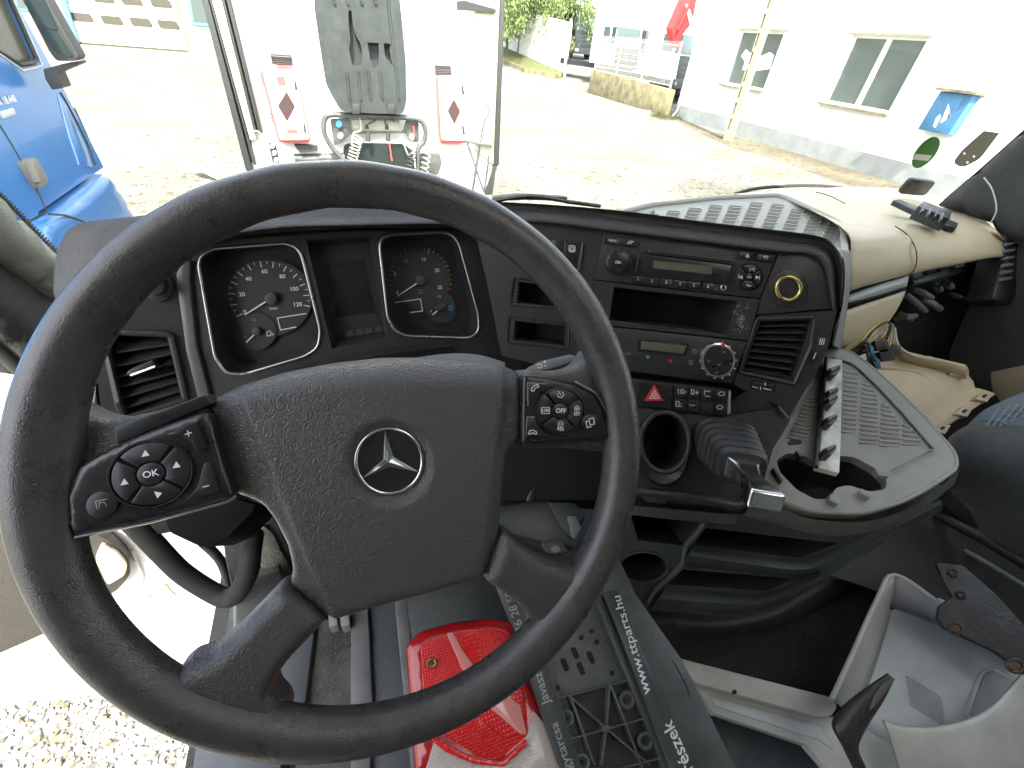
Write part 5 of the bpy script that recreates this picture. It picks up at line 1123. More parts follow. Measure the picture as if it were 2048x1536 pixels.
# ================================================================== tray table
ZR = 2.06; RT = Pl((0, 0, ZR), (0, 0, 1))
tt = empty('tray_table', RT.at(1720, 870), 'grey fold-out tray table with two cup holes and embossed grip pattern', 'tray')
to = rnd([(1640, 706, 4), (1600, 800, 10), (1562, 868, 10), (1528, 925, 15), (1520, 962, 20), (1555, 1000, 25), (1620, 1024, 30), (1720, 1028, 30), (1800, 1006, 30), (1860, 974, 25), (1914, 936, 16), (1908, 905, 14), (1850, 838, 20), (1790, 778, 20), (1735, 728, 20), (1700, 704, 12), (1662, 697, 8)], 10, 4)
hole = rnd([(1552, 921), (1560, 945), (1593, 979), (1631, 999), (1660, 997), (1672, 975), (1697, 970), (1738, 983), (1771, 979), (1775, 962), (1751, 937), (1709, 914), (1680, 912), (1635, 925), (1606, 910), (1573, 906)], 8, 3)
holed('tray_top', RT, to, [hole], -.012, 0, greytr, tt); recess('cup_hole', RT, hole, -.004, .07, matte, tt, .9)
ring('tray_rim', RT, to, .0035, -.002, greytr, tt, 8)
loft('inner_rail', [[RT.off(h).at(*p) for p in ((1668, 712), (1705, 722), (1745, 755), (1800, 812), (1860, 880), (1872, 896), (1850, 905), (1785, 940))] for h in (.004,)] + [[RT.off(.004).at(p[0] - 4, p[1] + 4) for p in ((1668, 712), (1705, 722), (1745, 755), (1800, 812), (1860, 880), (1872, 896), (1850, 905), (1785, 940))]], midgrey, tt, 4, None, 60, .003)
rows_ = []
for r_ in range(17): rows_.append((1632 - r_ * 3.3, 757 + r_ * 7.3, 1652 - r_ * 2.6, 757 + r_ * 7.6, 2.6))
for r_ in range(14): rows_.append((1692 - r_ * .4, 742 + r_ * 9.2, 1712 - r_ * .2, 742 + r_ * 9.2, 3))
for r_ in range(14): rows_.append((1728 - r_ * .6, 766 + r_ * 9.0, min(1752, 1735 + r_ * 5), 767 + r_ * 9.0, 3))
for r_ in range(10): rows_.append((1766 - r_ * .5, 808 + r_ * 9.0, min(1796, 1772 + r_ * 5), 809 + r_ * 9.0, 3))
for r_ in range(5): rows_.append((1806, 848 + r_ * 9.5, min(1838, 1812 + r_ * 9), 849 + r_ * 9.5, 3))
pills(RT, rows_, .0006, .0012, mat('grip_line_grey', (.26, .26, .23), .5), 'grip_pattern', tt)
for q in ([(1545, 935), (1551, 933), (1568, 960), (1564, 963)], [(1660, 987), (1683, 998), (1676, 1008), (1660, 1001)], [(1722, 976), (1746, 988), (1740, 996), (1720, 986)], [(1750, 937), (1772, 945), (1780, 953), (1758, 951)], [(1592, 900), (1597, 900), (1606, 912), (1600, 914)]):
    prism('cup_clip', RT, rnd(q, 2), 0, .008, greytr if q[0][0] > 1600 else hard, tt, .002)
prism('slot', RT, rnd([(1576, 884), (1584, 878), (1602, 880), (1604, 886), (1580, 889)], 2), 0, .0015, deep, tt)
tf = [(1500, 1004), (1545, 1008), (1600, 1032), (1660, 1042), (1740, 1042), (1812, 1018), (1870, 982), (1918, 940)]
tl = [(1480, 1030), (1540, 1046), (1600, 1062), (1660, 1072), (1730, 1066), (1800, 1040), (1850, 1012), (1895, 975)]
loft('tray_body', [[RT.off(-.006).at(*p) for p in tf], [RT.off(-.05).at(*p) for p in tl], [RT.off(-.09).at(p[0] - 10, p[1] + 18) + Vector((0, .06, 0)) for p in tl]], mat('tray_body_grey', (.10, .105, .095), .5, bump=('leather', 500, .2)), tt, 4, 3, 180)
# white clip rail lying on the tray
cr_ = empty('clip_rail', RT.at(1660, 830), 'pale plastic trim strip with five black clips lying across the tray table', 'trim strip')
RQ = RT.off(.012)
prism('strip', RQ, rnd([(1652, 716), (1685, 719), (1682, 880), (1679, 946), (1632, 934), (1645, 820)], 3), -.006, .002, mat('strip_pale', (.52, .52, .44), .25, var=.3, vscale=30), cr_, .0015)
tube('strip_edge', [RQ.off(.004).at(1652, 716), RQ.off(.004).at(1645, 820), RQ.off(.004).at(1632, 934)], .003, hard, cr_, 6)
for x, y in ((1668, 740), (1664, 784), (1663, 799), (1662, 838), (1660, 899)):
    c_ = prism('clip', RQ, rnd([(x - 14, y - 2), (x + 2, y - 8), (x + 13, y - 8), (x + 14, y - 2), (x + 2, y + 10), (x - 13, y + 9)], 2), .002, .016, hard, cr_, .003); prism('clip_tongue', RQ, [(x - 8, y - 4), (x + 10, y - 12), (x + 14, y - 8), (x - 4, y + 3)], .016, .024, hard, c_, .002)
# ================================================================== storage shelves below
SPn = Pl(W(1450, 1120, .78), (-.25, -.85, .45))
sh = empty('storage_shelf', SPn.at(1450, 1130), 'dark open storage shelves under the tray table with a round cup hole', 'shelf')
o1 = [(1262, 1030), (1408, 1046), (1370, 1092), (1276, 1080)]; o2 = [(1412, 1056), (1676, 1087), (1602, 1116), (1386, 1090)]; o3 = [(1352, 1138), (1596, 1158), (1532, 1182), (1330, 1168)]
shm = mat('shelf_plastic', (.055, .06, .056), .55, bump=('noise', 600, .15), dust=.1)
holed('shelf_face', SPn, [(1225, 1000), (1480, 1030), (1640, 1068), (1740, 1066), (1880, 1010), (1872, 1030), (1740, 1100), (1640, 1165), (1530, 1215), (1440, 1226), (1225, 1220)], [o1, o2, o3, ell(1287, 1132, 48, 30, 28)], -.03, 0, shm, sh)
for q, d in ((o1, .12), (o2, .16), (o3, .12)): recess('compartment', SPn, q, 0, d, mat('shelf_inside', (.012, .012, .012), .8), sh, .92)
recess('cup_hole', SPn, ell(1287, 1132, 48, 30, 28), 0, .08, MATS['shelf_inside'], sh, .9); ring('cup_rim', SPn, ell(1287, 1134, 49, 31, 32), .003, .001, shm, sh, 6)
loft('shelf_ledge', [[SPn.off(.0).at(*p) for p in ((1384, 1092), (1500, 1108), (1602, 1120), (1690, 1085), (1880, 1000))], [SPn.off(.025).at(*p) for p in ((1376, 1110), (1500, 1128), (1612, 1138), (1700, 1098), (1885, 1008))], [SPn.off(.0).at(*p) for p in ((1362, 1132), (1490, 1146), (1614, 1154), (1700, 1112), (1885, 1020))]], shm, sh, 4, 3, 60)
loft('shelf_ledge', [[SPn.off(.0).at(*p) for p in ((1332, 1172), (1440, 1184), (1532, 1186), (1640, 1140))], [SPn.off(.03).at(*p) for p in ((1318, 1196), (1440, 1206), (1540, 1202), (1645, 1152))], [SPn.off(.0).at(*p) for p in ((1300, 1220), (1430, 1228), (1535, 1216), (1640, 1165))]], shm, sh, 4, 3, 60)
tube('divider', [SPn.off(.006).at(*p) for p in ((1410, 1046), (1372, 1092), (1366, 1128), (1312, 1180), (1298, 1205))], .006, shm, sh, 6)
# ---- passenger floor well with mat
FM = Pl((0, 0, 1.50), (0, 0, 1))
pf = prism('passenger_floor_mat', FM, rnd([(1240, 1240), (1420, 1268), (1480, 1262), (1560, 1240), (1640, 1190), (1690, 1162), (1760, 1160), (1810, 1170), (1800, 1300), (1700, 1480), (1350, 1400), (1240, 1300)], 12), -.03, 0, mat('floor_carpet', (.016, .014, .012), .95, bump=('noise', 900, .6), dust=.2), cab, .003)
loft('floor_surround', [[FM.off(.06).at(*p) for p in ((1240, 1216), (1340, 1224), (1432, 1230), (1531, 1214), (1640, 1152), (1700, 1112), (1800, 1060), (1890, 1010))], [FM.off(.075).at(*p) for p in ((1240, 1232), (1340, 1244), (1440, 1248), (1545, 1230), (1650, 1170), (1704, 1136), (1760, 1130), (1850, 1130))], [FM.off(.04).at(*p) for p in ((1240, 1250), (1340, 1262), (1445, 1268), (1560, 1244), (1662, 1188), (1706, 1158), (1755, 1154), (1850, 1180))], [FM.at(*p) for p in ((1240, 1262), (1340, 1276), (1450, 1276), (1565, 1250), (1668, 1196), (1712, 1166), (1755, 1164), (1850, 1200))]], mat('floor_surround_vinyl', (.045, .047, .042), .5, bump=('leather', 300, .5)), cab, 4, 3, 180)
loft('floor_side', [[W(*p) for p in ((1660, 1150, .95), (1760, 1090, 1.0), (1890, 1010, 1.05), (2100, 900, 1.1))], [W(*p) for p in ((1720, 1170, .95), (1800, 1130, .98), (1900, 1120, 1.02), (2100, 1200, 1.05))], [W(*p) for p in ((1800, 1200, .95), (1880, 1200, .97), (2000, 1240, 1.0), (2150, 1400, 1.0))]], cabm, cab, 4, 3, 180)
# ================================================================== loose parts in the cab
# ---- rear lamp
TL = Pl(W(960, 1390, .62), (.05, -.22, 1))
tl = empty('tail_lamp', TL.at(960, 1390), 'red and clear rear lamp lying in front of the black plate holder', 'tail lamp')
redl = mat('red_lens', (.62, .012, .015), .12, coat=.6, bump=('grid', 85, .5)); redl2 = mat('red_lens_smooth', (.62, .015, .016), .14, coat=.5, bump=('grid', 60, .25))
redd = mat('red_lens_dark', (.38, .01, .012), .2, coat=.5); clr = mat('clear_lens', (.48, .42, .37), .12, coat=.6, bump=('grid', 85, .5))
pale = mat('lens_reflector', (.70, .26, .23), .15, coat=.6)
LO = rnd([(812, 1292), (838, 1264), (900, 1246), (985, 1236), (1030, 1244), (1046, 1290), (1062, 1356), (1096, 1440), (1132, 1545), (830, 1545)], 10, 4)
field('housing', TL, LO, lambda x, y, d: rise(d, 20, .022), 22, redd, tl, -.05, 180)
LT = TL.off(.0205)
prism('red_lens', LT, rnd([(840, 1285), (905, 1262), (985, 1252), (1020, 1262), (1050, 1350), (1058, 1470), (1000, 1520), (950, 1512), (885, 1470), (848, 1430)], 8), -.01, .002, redl, tl, .002)
prism('smooth_lens', LT, rnd([(908, 1268), (985, 1258), (1014, 1268), (1046, 1360), (1052, 1465), (1010, 1478), (960, 1440), (925, 1360)], 8), .0, .0035, redl2, tl, .002)
prism('reflector_band', LT, rnd([(893, 1266), (906, 1264), (925, 1300), (955, 1340), (1000, 1380), (1040, 1410), (1054, 1470), (1040, 1468), (985, 1420), (930, 1350)], 5), .003, .0046, pale, tl, .001)
prism('clear_lens', LT, rnd([(1066, 1420), (1088, 1446), (1122, 1545), (850, 1545), (870, 1475), (900, 1500), (950, 1525), (1005, 1530), (1050, 1490)], 4), -.01, .003, clr, tl, .002)
prism('lens_edge', LT, rnd([(868, 1470), (900, 1492), (952, 1516), (1004, 1522), (1052, 1478), (1056, 1490), (1008, 1534), (948, 1528), (892, 1504), (864, 1482)], 3), -.002, .0065, redl2, tl, .001)
prism('screw_recess', LT, ell(863, 1325, 11, 10, 18), -.004, .0042, mat('screw_dark', (.12, .06, .02), .5), tl); ring('screw_ring', LT, ell(863, 1325, 8, 7.5, 16), .0012, .005, brass, tl, 6)
# ---- number plate holder with lettering
NPl = Pl(W(1200, 1300, .66), (.10, -.30, 1))
nh = empty('plate_holder', NPl.at(1200, 1320), 'long black plastic number plate holder with white lettering on its rails', 'plate holder')
blkp = mat('holder_plastic', (.075, .082, .078), .42, bump=('noise', 250, .2), var=.25, vscale=14, dust=.25); blkr = mat('holder_rail', (.045, .05, .05), .4, var=.2, vscale=15, dust=.2)
prism('base_plate', NPl, [(985, 1135), (1215, 1120), (1300, 1300), (1400, 1560), (1140, 1560), (1060, 1330)], -.03, -.008, blkp, nh, .003)
prism('rail', NPl, rnd([(1204, 1170), (1236, 1112), (1272, 1190), (1362, 1316), (1420, 1430), (1482, 1560), (1352, 1560)], 4), -.03, .012, blkp, nh, .004)
prism('lettering_strip', NPl, [(1206, 1184), (1234, 1180), (1304, 1345), (1396, 1560), (1356, 1560)], .012, .0145, blkr, nh, .001)
prism('inner_step', NPl, [(1190, 1200), (1203, 1190), (1352, 1560), (1336, 1560)], -.01, .006, blkr, nh, .002)
prism('lettering_strip', NPl, [(1002, 1150), (1034, 1146), (1100, 1340), (1172, 1560), (1132, 1560), (1060, 1350)], -.008, .006, blkr, nh, .002)
text('www.ttparts.hu', NPl.off(.0145), 1262, 1284, -47, -150, 17, white, nh, .0008, sx=1.0, bold=.012)
text('alkatrészek', NPl.off(.0145), 1372, 1530, -47, -107, 24, white, nh, .0008, sx=.82, bold=.012)
text('36 28 50', NPl.off(.006), 1029, 1222, -20, -65, 16, greyp, nh, .0008, sx=.9, bold=.01)
text('Nagytarcsa', NPl.off(.006), 1128, 1510, -36, -115, 17, greyp, nh, .0008, sx=.95, bold=.01)
text('Javasz', NPl.off(.006), 1084, 1376, -26, -90, 17, greyp, nh, .0008, sx=.9, bold=.01)
BPn = NPl.off(-.008)
for q in ([(1120, 1318), (1130, 1315), (1140, 1340), (1130, 1344)], [(1140, 1296), (1150, 1293), (1160, 1316), (1150, 1319)], [(1172, 1304), (1182, 1301), (1192, 1326), (1182, 1329)], [(1152, 1326), (1162, 1323), (1172, 1348), (1162, 1351)]):
    prism('oblong_slot', BPn, rnd(q, 5), -.001, .0012, deep, nh)
for x, y in ((1184, 1262), (1163, 1275), (1194, 1284), (1224, 1346), (1115, 1376)): prism('screw_hole', BPn, ell(x, y, 5, 5.5, 14), -.001, .0012, deep, nh)
def rib(a, b_, w=4): 
    d = Vector((b_[0] - a[0], b_[1] - a[1])); d.normalize(); n = Vector((-d.y, d.x)) * w / 2
    prism('rib', NPl, [(a[0] + n.x, a[1] + n.y), (b_[0] + n.x, b_[1] + n.y), (b_[0] - n.x, b_[1] - n.y), (a[0] - n.x, a[1] - n.y)], -.012, .006, blkp, nh, .001)
prism('well', BPn, [(1140, 1392), (1222, 1372), (1258, 1368), (1336, 1545), (1196, 1560)], 0, .0012, matte, nh)
for a, b_ in (((1104, 1400), (1258, 1360)), ((1136, 1480), (1294, 1436)), ((1168, 1555), (1330, 1515)), ((1142, 1392), (1190, 1530)), ((1222, 1370), (1290, 1545)), ((1142, 1394), (1214, 1458)), ((1220, 1372), (1214, 1458)), ((1214, 1458), (1300, 1530)), ((1214, 1458), (1204, 1530))): rib(a, b_)
prism('centre_boss', NPl, ell(1214, 1458, 9, 9, 16), -.012, .008, blkp, nh, .002)
for x, y in ((1253, 1400), (1132, 1437), (1290, 1482), (1164, 1525)):
    ring('boss_ring', NPl, ell(x, y, 13, 15, 22), .0032, .0, blkp, nh, 8); prism('boss_plate', NPl, ell(x, y, 12, 14, 20), -.012, -.002, blkr, nh); prism('boss_hole', NPl, ell(x, y, 5, 6, 14), -.003, -.001, deep, nh)
tube('scratch_line', spline([NPl.off(.0125).at(*p) for p in ((1345, 1320), (1362, 1350), (1376, 1380), (1380, 1395))], 4), .0006, deep, nh, 4)
# ---- light grey storage box cover
GQ = Pl(W(1850, 1330, .80), (-.12, -.10, 1))
gc = empty('grey_cover', GQ.at(1850, 1330), 'light grey moulded plastic cover lying upside down on the passenger side', 'plastic cover')
lg2 = mat('cover_pale_grey', (.52, .56, .565), .42, bump=('noise', 500, .08), var=.12, vscale=9, dust=.15); lg3 = mat('cover_rim_grey', (.50, .50, .45), .45, var=.15, vscale=12, dust=.2)
prism('pan', GQ.off(-.05), [(1742, 1230), (1880, 1195), (2150, 1330), (2150, 1560), (1900, 1560), (1690, 1440)], -.01, 0, lg2, gc, .003)
A4 = [GQ.off(.03).at(1790, 1150), GQ.off(.03).at(1888, 1212), GQ.off(.02).at(2060, 1330)]
loft('back_wall', [A4, [GQ.off(-.05).at(*p) for p in ((1772, 1212), (1870, 1248), (2060, 1340))]], mat('cover_wall', (.36, .36, .38), .45, dust=.1), gc, 5, None, 60, .004)
loft('side_wall', [[GQ.off(.03).at(*p) for p in ((1790, 1150), (1756, 1196), (1700, 1320), (1664, 1398))], [GQ.off(.0).at(*p) for p in ((1788, 1190), (1768, 1220), (1715, 1340), (1682, 1412))], [GQ.off(-.05).at(*p) for p in ((1775, 1215), (1780, 1235), (1745, 1350), (1710, 1440))]], lg3, gc, 5, 2, 60, .004)
tube('rim_bead', spline([GQ.off(.03).at(*p) for p in ((1664, 1398), (1700, 1320), (1756, 1196), (1790, 1150), (1888, 1212), (2060, 1330))], 4), .0045, lg3, gc, 8)
sk = [(1766, 1438), (1800, 1450), (1870, 1452), (1940, 1436), (1990, 1405), (2030, 1360), (2055, 1330)]
loft('front_skirt', [[GQ.off(.035).at(*p) for p in sk], [GQ.off(.04).at(p[0] + 6, p[1] + 14) for p in sk], [GQ.off(.02).at(p[0] + 30, p[1] + 90) for p in sk], [GQ.off(-.02).at(p[0] + 60, p[1] + 220) for p in sk]], lg3, gc, 5, 4, 180, .004)
pills(GQ.off(-.05), [(1812 + k * 1.0 + j * 4.0, 1352 + k * 7, 1812 + k + j * 4.0 + 70, 1358 + k * 7 + 38, 1.2) for j in (0,) for k in range(9)], .001, .0011, lg2, 'texture_patch', gc)
prism('pocket', GQ.off(-.05), rnd([(1962, 1350), (1985, 1335), (2050, 1372), (2050, 1420), (1948, 1440), (1930, 1432)], 8), 0, .0015, mat('pocket_grey', (.30, .33, .33), .5), gc)
ring('pocket_rim', GQ.off(-.05), rnd([(1962, 1350), (1985, 1335), (2050, 1372), (2050, 1420), (1948, 1440), (1930, 1432)], 8), .004, .002, lg2, gc, 6)
prism('sill', GQ.off(-.02), rnd([(1358, 1316), (1662, 1394), (1676, 1412), (1664, 1432), (1640, 1434), (1390, 1366)], 8), -.03, .0, lg3, gc, .006)
prism('sill_lower', GQ.off(-.05), [(1384, 1360), (1660, 1432), (1690, 1430), (1770, 1450), (1850, 1560), (1672, 1560), (1612, 1490), (1428, 1428)], -.02, 0, lg3, gc, .004)
prism('sill_hole', GQ.off(-.02), ell(1469, 1384, 5, 5, 12), -.001, .001, deep, gc)
prism('sill_step', GQ.off(-.05), [(1420, 1392), (1640, 1452), (1668, 1500), (1640, 1480), (1430, 1412)], 0, .006, lg2, gc, .002)
prism('dark_trough', Pl(W(1550, 1480, .86), (-.12, -.1, 1)), [(1400, 1390), (1640, 1450), (1720, 1560), (1440, 1560)], -.03, 0, mat('trough_black', (.02, .02, .02), .35, var=.5, vscale=25, dust=.3), gc)
# black curved lever
lv_ = empty('seat_lever', W(1700, 1480, .68), 'black bent plastic lever standing in front of the grey cover', 'lever')
rw = []
for (x, y, t, w, h_) in ((1782, 1352, .70, .006, .005), (1750, 1388, .69, .016, .008), (1712, 1430, .68, .022, .012), (1690, 1470, .67, .024, .014), (1706, 1510, .665, .020, .014), (1730, 1560, .66, .018, .014)):
    c = W(x, y, t); s1_ = (W(x + 30, y + 24, t) - c).normalized(); s2_ = M @ Vector((0, 0, -1)); rw.append([c + s1_ * w * math.cos(a * math.pi / 6) + s2_ * h_ * math.sin(a * math.pi / 6) for a in range(12)])
cols = [spline([r[j] for r in rw], 4) for j in range(12)]; rw2 = [[c[i] for c in cols] for i in range(len(cols[0]))]
V, F = grid_vf(rw2, True); F += [tuple(range(12)), tuple(range(len(V) - 12, len(V)))]; mesh('lever_arm', V, F, mat('lever_black', (.03, .03, .028), .4, dust=.3), lv_, 180)
prism('lever_tip', Pl(W(1782, 1372, .69), (-.2, -.3, 1)), rnd([(1766, 1366), (1784, 1354), (1790, 1360), (1752, 1412), (1740, 1420), (1748, 1392)], 3), -.008, .004, mat('lever_tip_grey', (.10, .09, .08), .4), lv_, .002)
# black metal bracket
bk_ = empty('metal_bracket', W(1950, 1220, .82), 'black painted steel bracket with rusty bolts lying on the grey cover', 'bracket')
BQ = Pl(W(1950, 1220, .80), (-.25, -.15, 1))
prism('plate', BQ, [(1873, 1125), (1926, 1130), (1995, 1190), (2060, 1262), (2060, 1352), (1990, 1302), (1890, 1256), (1876, 1236), (1880, 1212), (1906, 1192), (1892, 1170)], -.008, 0, mat('bracket_black', (.022, .022, .021), .55, bump=('noise', 120, .4), var=.4, vscale=20, dust=.1), bk_, .002)
for x, y, r_, m in ((1905, 1146, 9, matte), (1921, 1190, 9, matte), (1911, 1257, 14, mat('rust', (.09, .05, .03), .8, var=.5, vscale=80)), (2030, 1332, 17, MATS.get('rust'))):
    ring('bolt_ring', BQ, ell(x, y, r_, r_ * .8, 18, 20), .0022, .001, m, bk_, 6); prism('bolt', BQ, ell(x, y, r_ * .7, r_ * .55, 14, 20), 0, .006, m, bk_, .001)
# ---- passenger seat
ps = empty('passenger_seat', (1.3, 0, 1.5), 'dark passenger seat with blue-grey quilted insert at the right edge', 'seat')
seatd = mat('seat_dark_cloth', (.022, .027, .027), .85, bump=('noise', 700, .4), sheen=.3); seatp = mat('seat_blue_cloth', (.10, .13, .15), .85, bump=('noise', 700, .4), sheen=.3)
def W2(L_): return [W(*p) for p in L_]
loft('bolster', [W2(((1880, 905, .98), (1905, 868, .96), (1960, 842, .95), (2060, 822, .95))), W2(((1884, 930, .94), (1912, 885, .92), (1970, 858, .91), (2080, 850, .90))), W2(((1892, 960, .91), (1930, 930, .88), (1990, 915, .86), (2120, 920, .85))), W2(((1902, 985, .92), (1945, 985, .90), (2010, 1000, .88), (2150, 1040, .86))), W2(((1930, 1010, .98), (1970, 1040, .97), (2030, 1070, .96), (2160, 1120, .95)))], seatd, ps, 5, 4, 180)
loft('seat_insert', [W2(((1924, 862, .965), (1960, 826, .96), (2000, 804, .96), (2080, 770, .96))), W2(((1945, 868, .935), (1985, 846, .925), (2030, 832, .92), (2100, 815, .915))), W2(((1972, 872, .918), (2010, 860, .908), (2060, 852, .90), (2140, 850, .895)))], seatp, ps, 5, 4, 180)
qsm = mat('quilt_stitch', (.22, .26, .28), .8)
for k in range(7):
    a = (1938 + k * 22, 850 - k * 9); tube('quilt_stitch', spline(W2(((a[0], a[1], .945), (a[0] + 30, a[1] - 2, .925), (a[0] + 62, a[1] + 12, .90))), 4), .0014, qsm, ps, 5)
    tube('quilt_stitch', spline(W2(((a[0] + 60, a[1] - 34 + k * 2, .948), (a[0] + 40, a[1] - 6, .925), (a[0] + 16, a[1] + 22, .91))), 4), .0014, qsm, ps, 5)
loft('cushion_side', [W2(((1890, 905, 1.02), (1880, 930, 1.0), (1900, 985, .98), (1935, 1015, 1.0))), W2(((1860, 960, 1.1), (1850, 990, 1.1), (1900, 1030, 1.06), (1960, 1060, 1.04)))], seatd, ps, 4, None, 60)
tube('seat_base_rail', [W(1840, 1010, 1.06), W(1960, 1075, .99), W(2120, 1170, .92)], .012, seal, ps, 8)
tube('seat_base_rail', [W(1850, 1055, 1.10), W(1980, 1130, 1.0), W(2120, 1215, .94)], .006, midgrey, ps, 8)
# ---- beige footwell panel with clip tabs
BG = Pl(W(1840, 770, 1.12), (-.10, -.55, 1))
fp = empty('footwell_panel', BG.at(1840, 770), 'loose beige plastic panel with broken clip tabs in the passenger footwell', 'trim panel')
bm_ = [(1690, 690), (1745, 660), (1778, 650), (1795, 700), (1850, 712), (1932, 730), (1938, 752), (1950, 775), (1992, 788), (1880, 862), (1866, 872), (1740, 880), (1640, 800)]
field('panel', BG, bm_, lambda x, y, d: rise(d, 10, .01) + .012 * math.sin(x * .02) * math.sin(y * .03) * min(1, d / 30), 16, beige2, fp, -.008, 60)
loft('flange', [[BG.off(.045).at(*p) for p in ((1792, 655), (1800, 690), (1832, 710), (1880, 718), (1934, 732))], [BG.off(.012).at(*p) for p in ((1785, 668), (1792, 708), (1830, 726), (1880, 738), (1930, 756))]], beige2, fp, 5, None, 60, .006)
for x, y in ((1968, 792), (1928, 822), (1884, 856), (1846, 718), (1918, 742)):
    prism('clip_tab', BG, [(x - 18, y + 6), (x - 2, y - 8), (x + 20, y - 6), (x + 8, y + 12)], -.004, .018, beige2, fp, .003); prism('tab_hole', BG, [(x - 4, y), (x + 3, y - 4), (x + 8, y - 2), (x + 1, y + 4)], .018, .0195, deep, fp)
tube('mould_ridge', spline([BG.off(.012).at(*p) for p in ((1700, 740), (1760, 735), (1830, 745), (1862, 770), (1850, 800), (1800, 815))], 5), .006, beige2, fp, 6)
# ---- open glovebox cavity: brackets, wires
UP = Pl(W(1880, 600, 1.28), (-.2, -.9, .3))
cav = prism('glovebox_cavity', UP, [(1700, 560), (2020, 500), (2080, 640), (1960, 740), (1790, 720), (1680, 720)], -.05, 0, deep, dash)
rg3 = random.Random(5)
tube('frame_rail', [aY(1818, 566, .70), aY(1900, 545, .70), aY(2000, 515, .72)], .012, mat('bracket_steel', (.22, .25, .25), .45, .6, var=.4, vscale=30), dash, 8)
for (x, y) in ((1836, 548), (1862, 540), (1890, 535), (1920, 528), (1950, 521)): prism('clip_block', Pl(aY(x, y, .66), (0, -1, .2)), rnd([(x - 10, y - 2), (x + 9, y - 7), (x + 10, y + 4), (x - 8, y + 9)], 2), -.02, .004, hard if x % 4 else midgrey, dash, .002)
for (a, b_, m) in (((1830, 580), (1862, 596), midgrey), ((1812, 590), (1850, 622), midgrey), ((1870, 572), (1880, 580), midgrey), ((1890, 565), (1902, 574), midgrey), ((1800, 628), (1820, 640), midgrey), ((1850, 600), (1880, 618), midgrey), ((1900, 590), (1930, 600), hard), ((1790, 640), (1830, 632), midgrey)):
    tube('steel_bracket', [UP.off(.03).at(*a), UP.off(.05).at((a[0] + b_[0]) / 2, (a[1] + b_[1]) / 2 - 2), UP.off(.03).at(*b_)], .009, m, dash, 6)
tube('red_wire', spline([aY(*p, .70) for p in ((1970, 528), (1955, 552), (1948, 572), (1928, 597))], 5), .006, mat('wire_red', (.5, .03, .03), .4), dash, 8)
wh_ = empty('wiring_harness', W(1750, 690, 1.0), 'bundle of black, yellow and blue wires hanging below the passenger dashboard', 'wires')
wc = [hard, hard, matte, mat('wire_yellow', (.45, .33, .06), .5), mat('wire_blue', (.04, .20, .32), .5), mat('wire_brown', (.2, .1, .06), .5), hard, midgrey]
for k in range(22):
    jx, jy = rg3.gauss(0, 5), rg3.gauss(0, 4); m = wc[k % 8]
    if k % 2: pts = ((1700 + jx, 712 + jy, .98), (1728 + jx, 690 + jy, .97), (1748 + jx, 668 + jy, .98), (1772 + jx, 648 + jy * .5, 1.02), (1778 + jx, 668 + jy, 1.0), (1770 + jx * 1.5, 690 + jy * 1.4, .98))
    else: pts = ((1704 + jx, 706 + jy, .98), (1734 + jx, 694 + jy, .96), (1740 + jx, 712 + jy, .95), (1748 + jx * 1.5, 728 + jy * 1.5, .96))
    tube('wire', spline([W(*p) for p in pts], 5), .0026, m, wh_, 5)
for x, y, m in ((1765, 690, hard), (1790, 700, hard), (1748, 728, mat('connector_blue', (.03, .12, .2), .4)), (1775, 712, matte)): prism('connector', Pl(W(x, y, .96), (-.4, -.6, .6)), rnd([(x - 16, y - 8), (x + 12, y - 10), (x + 15, y + 8), (x - 12, y + 12)], 2), -.02, .006, m, wh_, .003)
# ---- black bracket strip lying on the passenger dash
DB = Pl(aZ(1850, 425, 2.235), (0, -.1, 1))
db = empty('mounting_strip', DB.at(1850, 425), 'black plastic mounting strip lying on top of the passenger dashboard', 'strip')
prism('strip', DB, rnd([(1786, 400), (1800, 398), (1918, 446), (1914, 456), (1896, 452)], 2), -.012, .0, hard, db, .003)
prism('carrier', DB, rnd([(1836, 412), (1848, 402), (1904, 424), (1900, 438)], 2), 0, .03, hard, db, .004)
for k in range(4): x, y = 1848 + k * 12.5, 409 + k * 5.2; prism('carrier_rib', DB, [(x, y), (x + 4, y + 1), (x, y + 14), (x - 4, y + 13)], .03, .038, midgrey if k % 2 else hard, db, .001)
# ================================================================== steering wheel
WC = Vector((-.008, .233, 2.239)); WNv = Vector((-.009, -.776, .631)).normalized()
WP = Pl(WC, WNv)
wu = (Vector((1, 0, 0)) - WNv * WNv.x).normalized(); wv = WNv.cross(wu)
sw = empty('steering_wheel', WC, 'large black leather steering wheel with worn rim in front of the driver', 'steering wheel')
# rim: a torus whose grip swells near the spokes
V = []; NT, NU = 160, 20
def bumpw(a, c, w): d = (a - c + 180) % 360 - 180; return math.exp(-(d / w) ** 2)
for i in range(NT):
    a = 360 * i / NT; ra = math.radians(a)
    e = wu * math.cos(ra) + wv * math.sin(ra)
    sw_ = .0022 * bumpw(a, 150, 30) + .0062 * bumpw(a, 172, 15) + .002 * bumpw(a, 20, 20) + .0035 * bumpw(a, 238, 14) + .003 * bumpw(a, 304, 13)
    wav = .0005 * math.sin(ra * 26) * (bumpw(a, 90, 40))
    for j in range(NU):
        w = 2 * math.pi * j / NU; rin = .0165 + (sw_ if math.cos(w) < 0 else 0) * abs(math.cos(w)) + wav
        V.append(WC + e * (.21 + rin * math.cos(w)) + WNv * ((.0172 + sw_ * .15) * math.sin(w)))
F = [(i * NU + j, i * NU + (j + 1) % NU, ((i + 1) % NT) * NU + (j + 1) % NU, ((i + 1) % NT) * NU + j) for i in range(NT) for j in range(NU)]
mesh('rim', V, F, rimm, sw, 180)

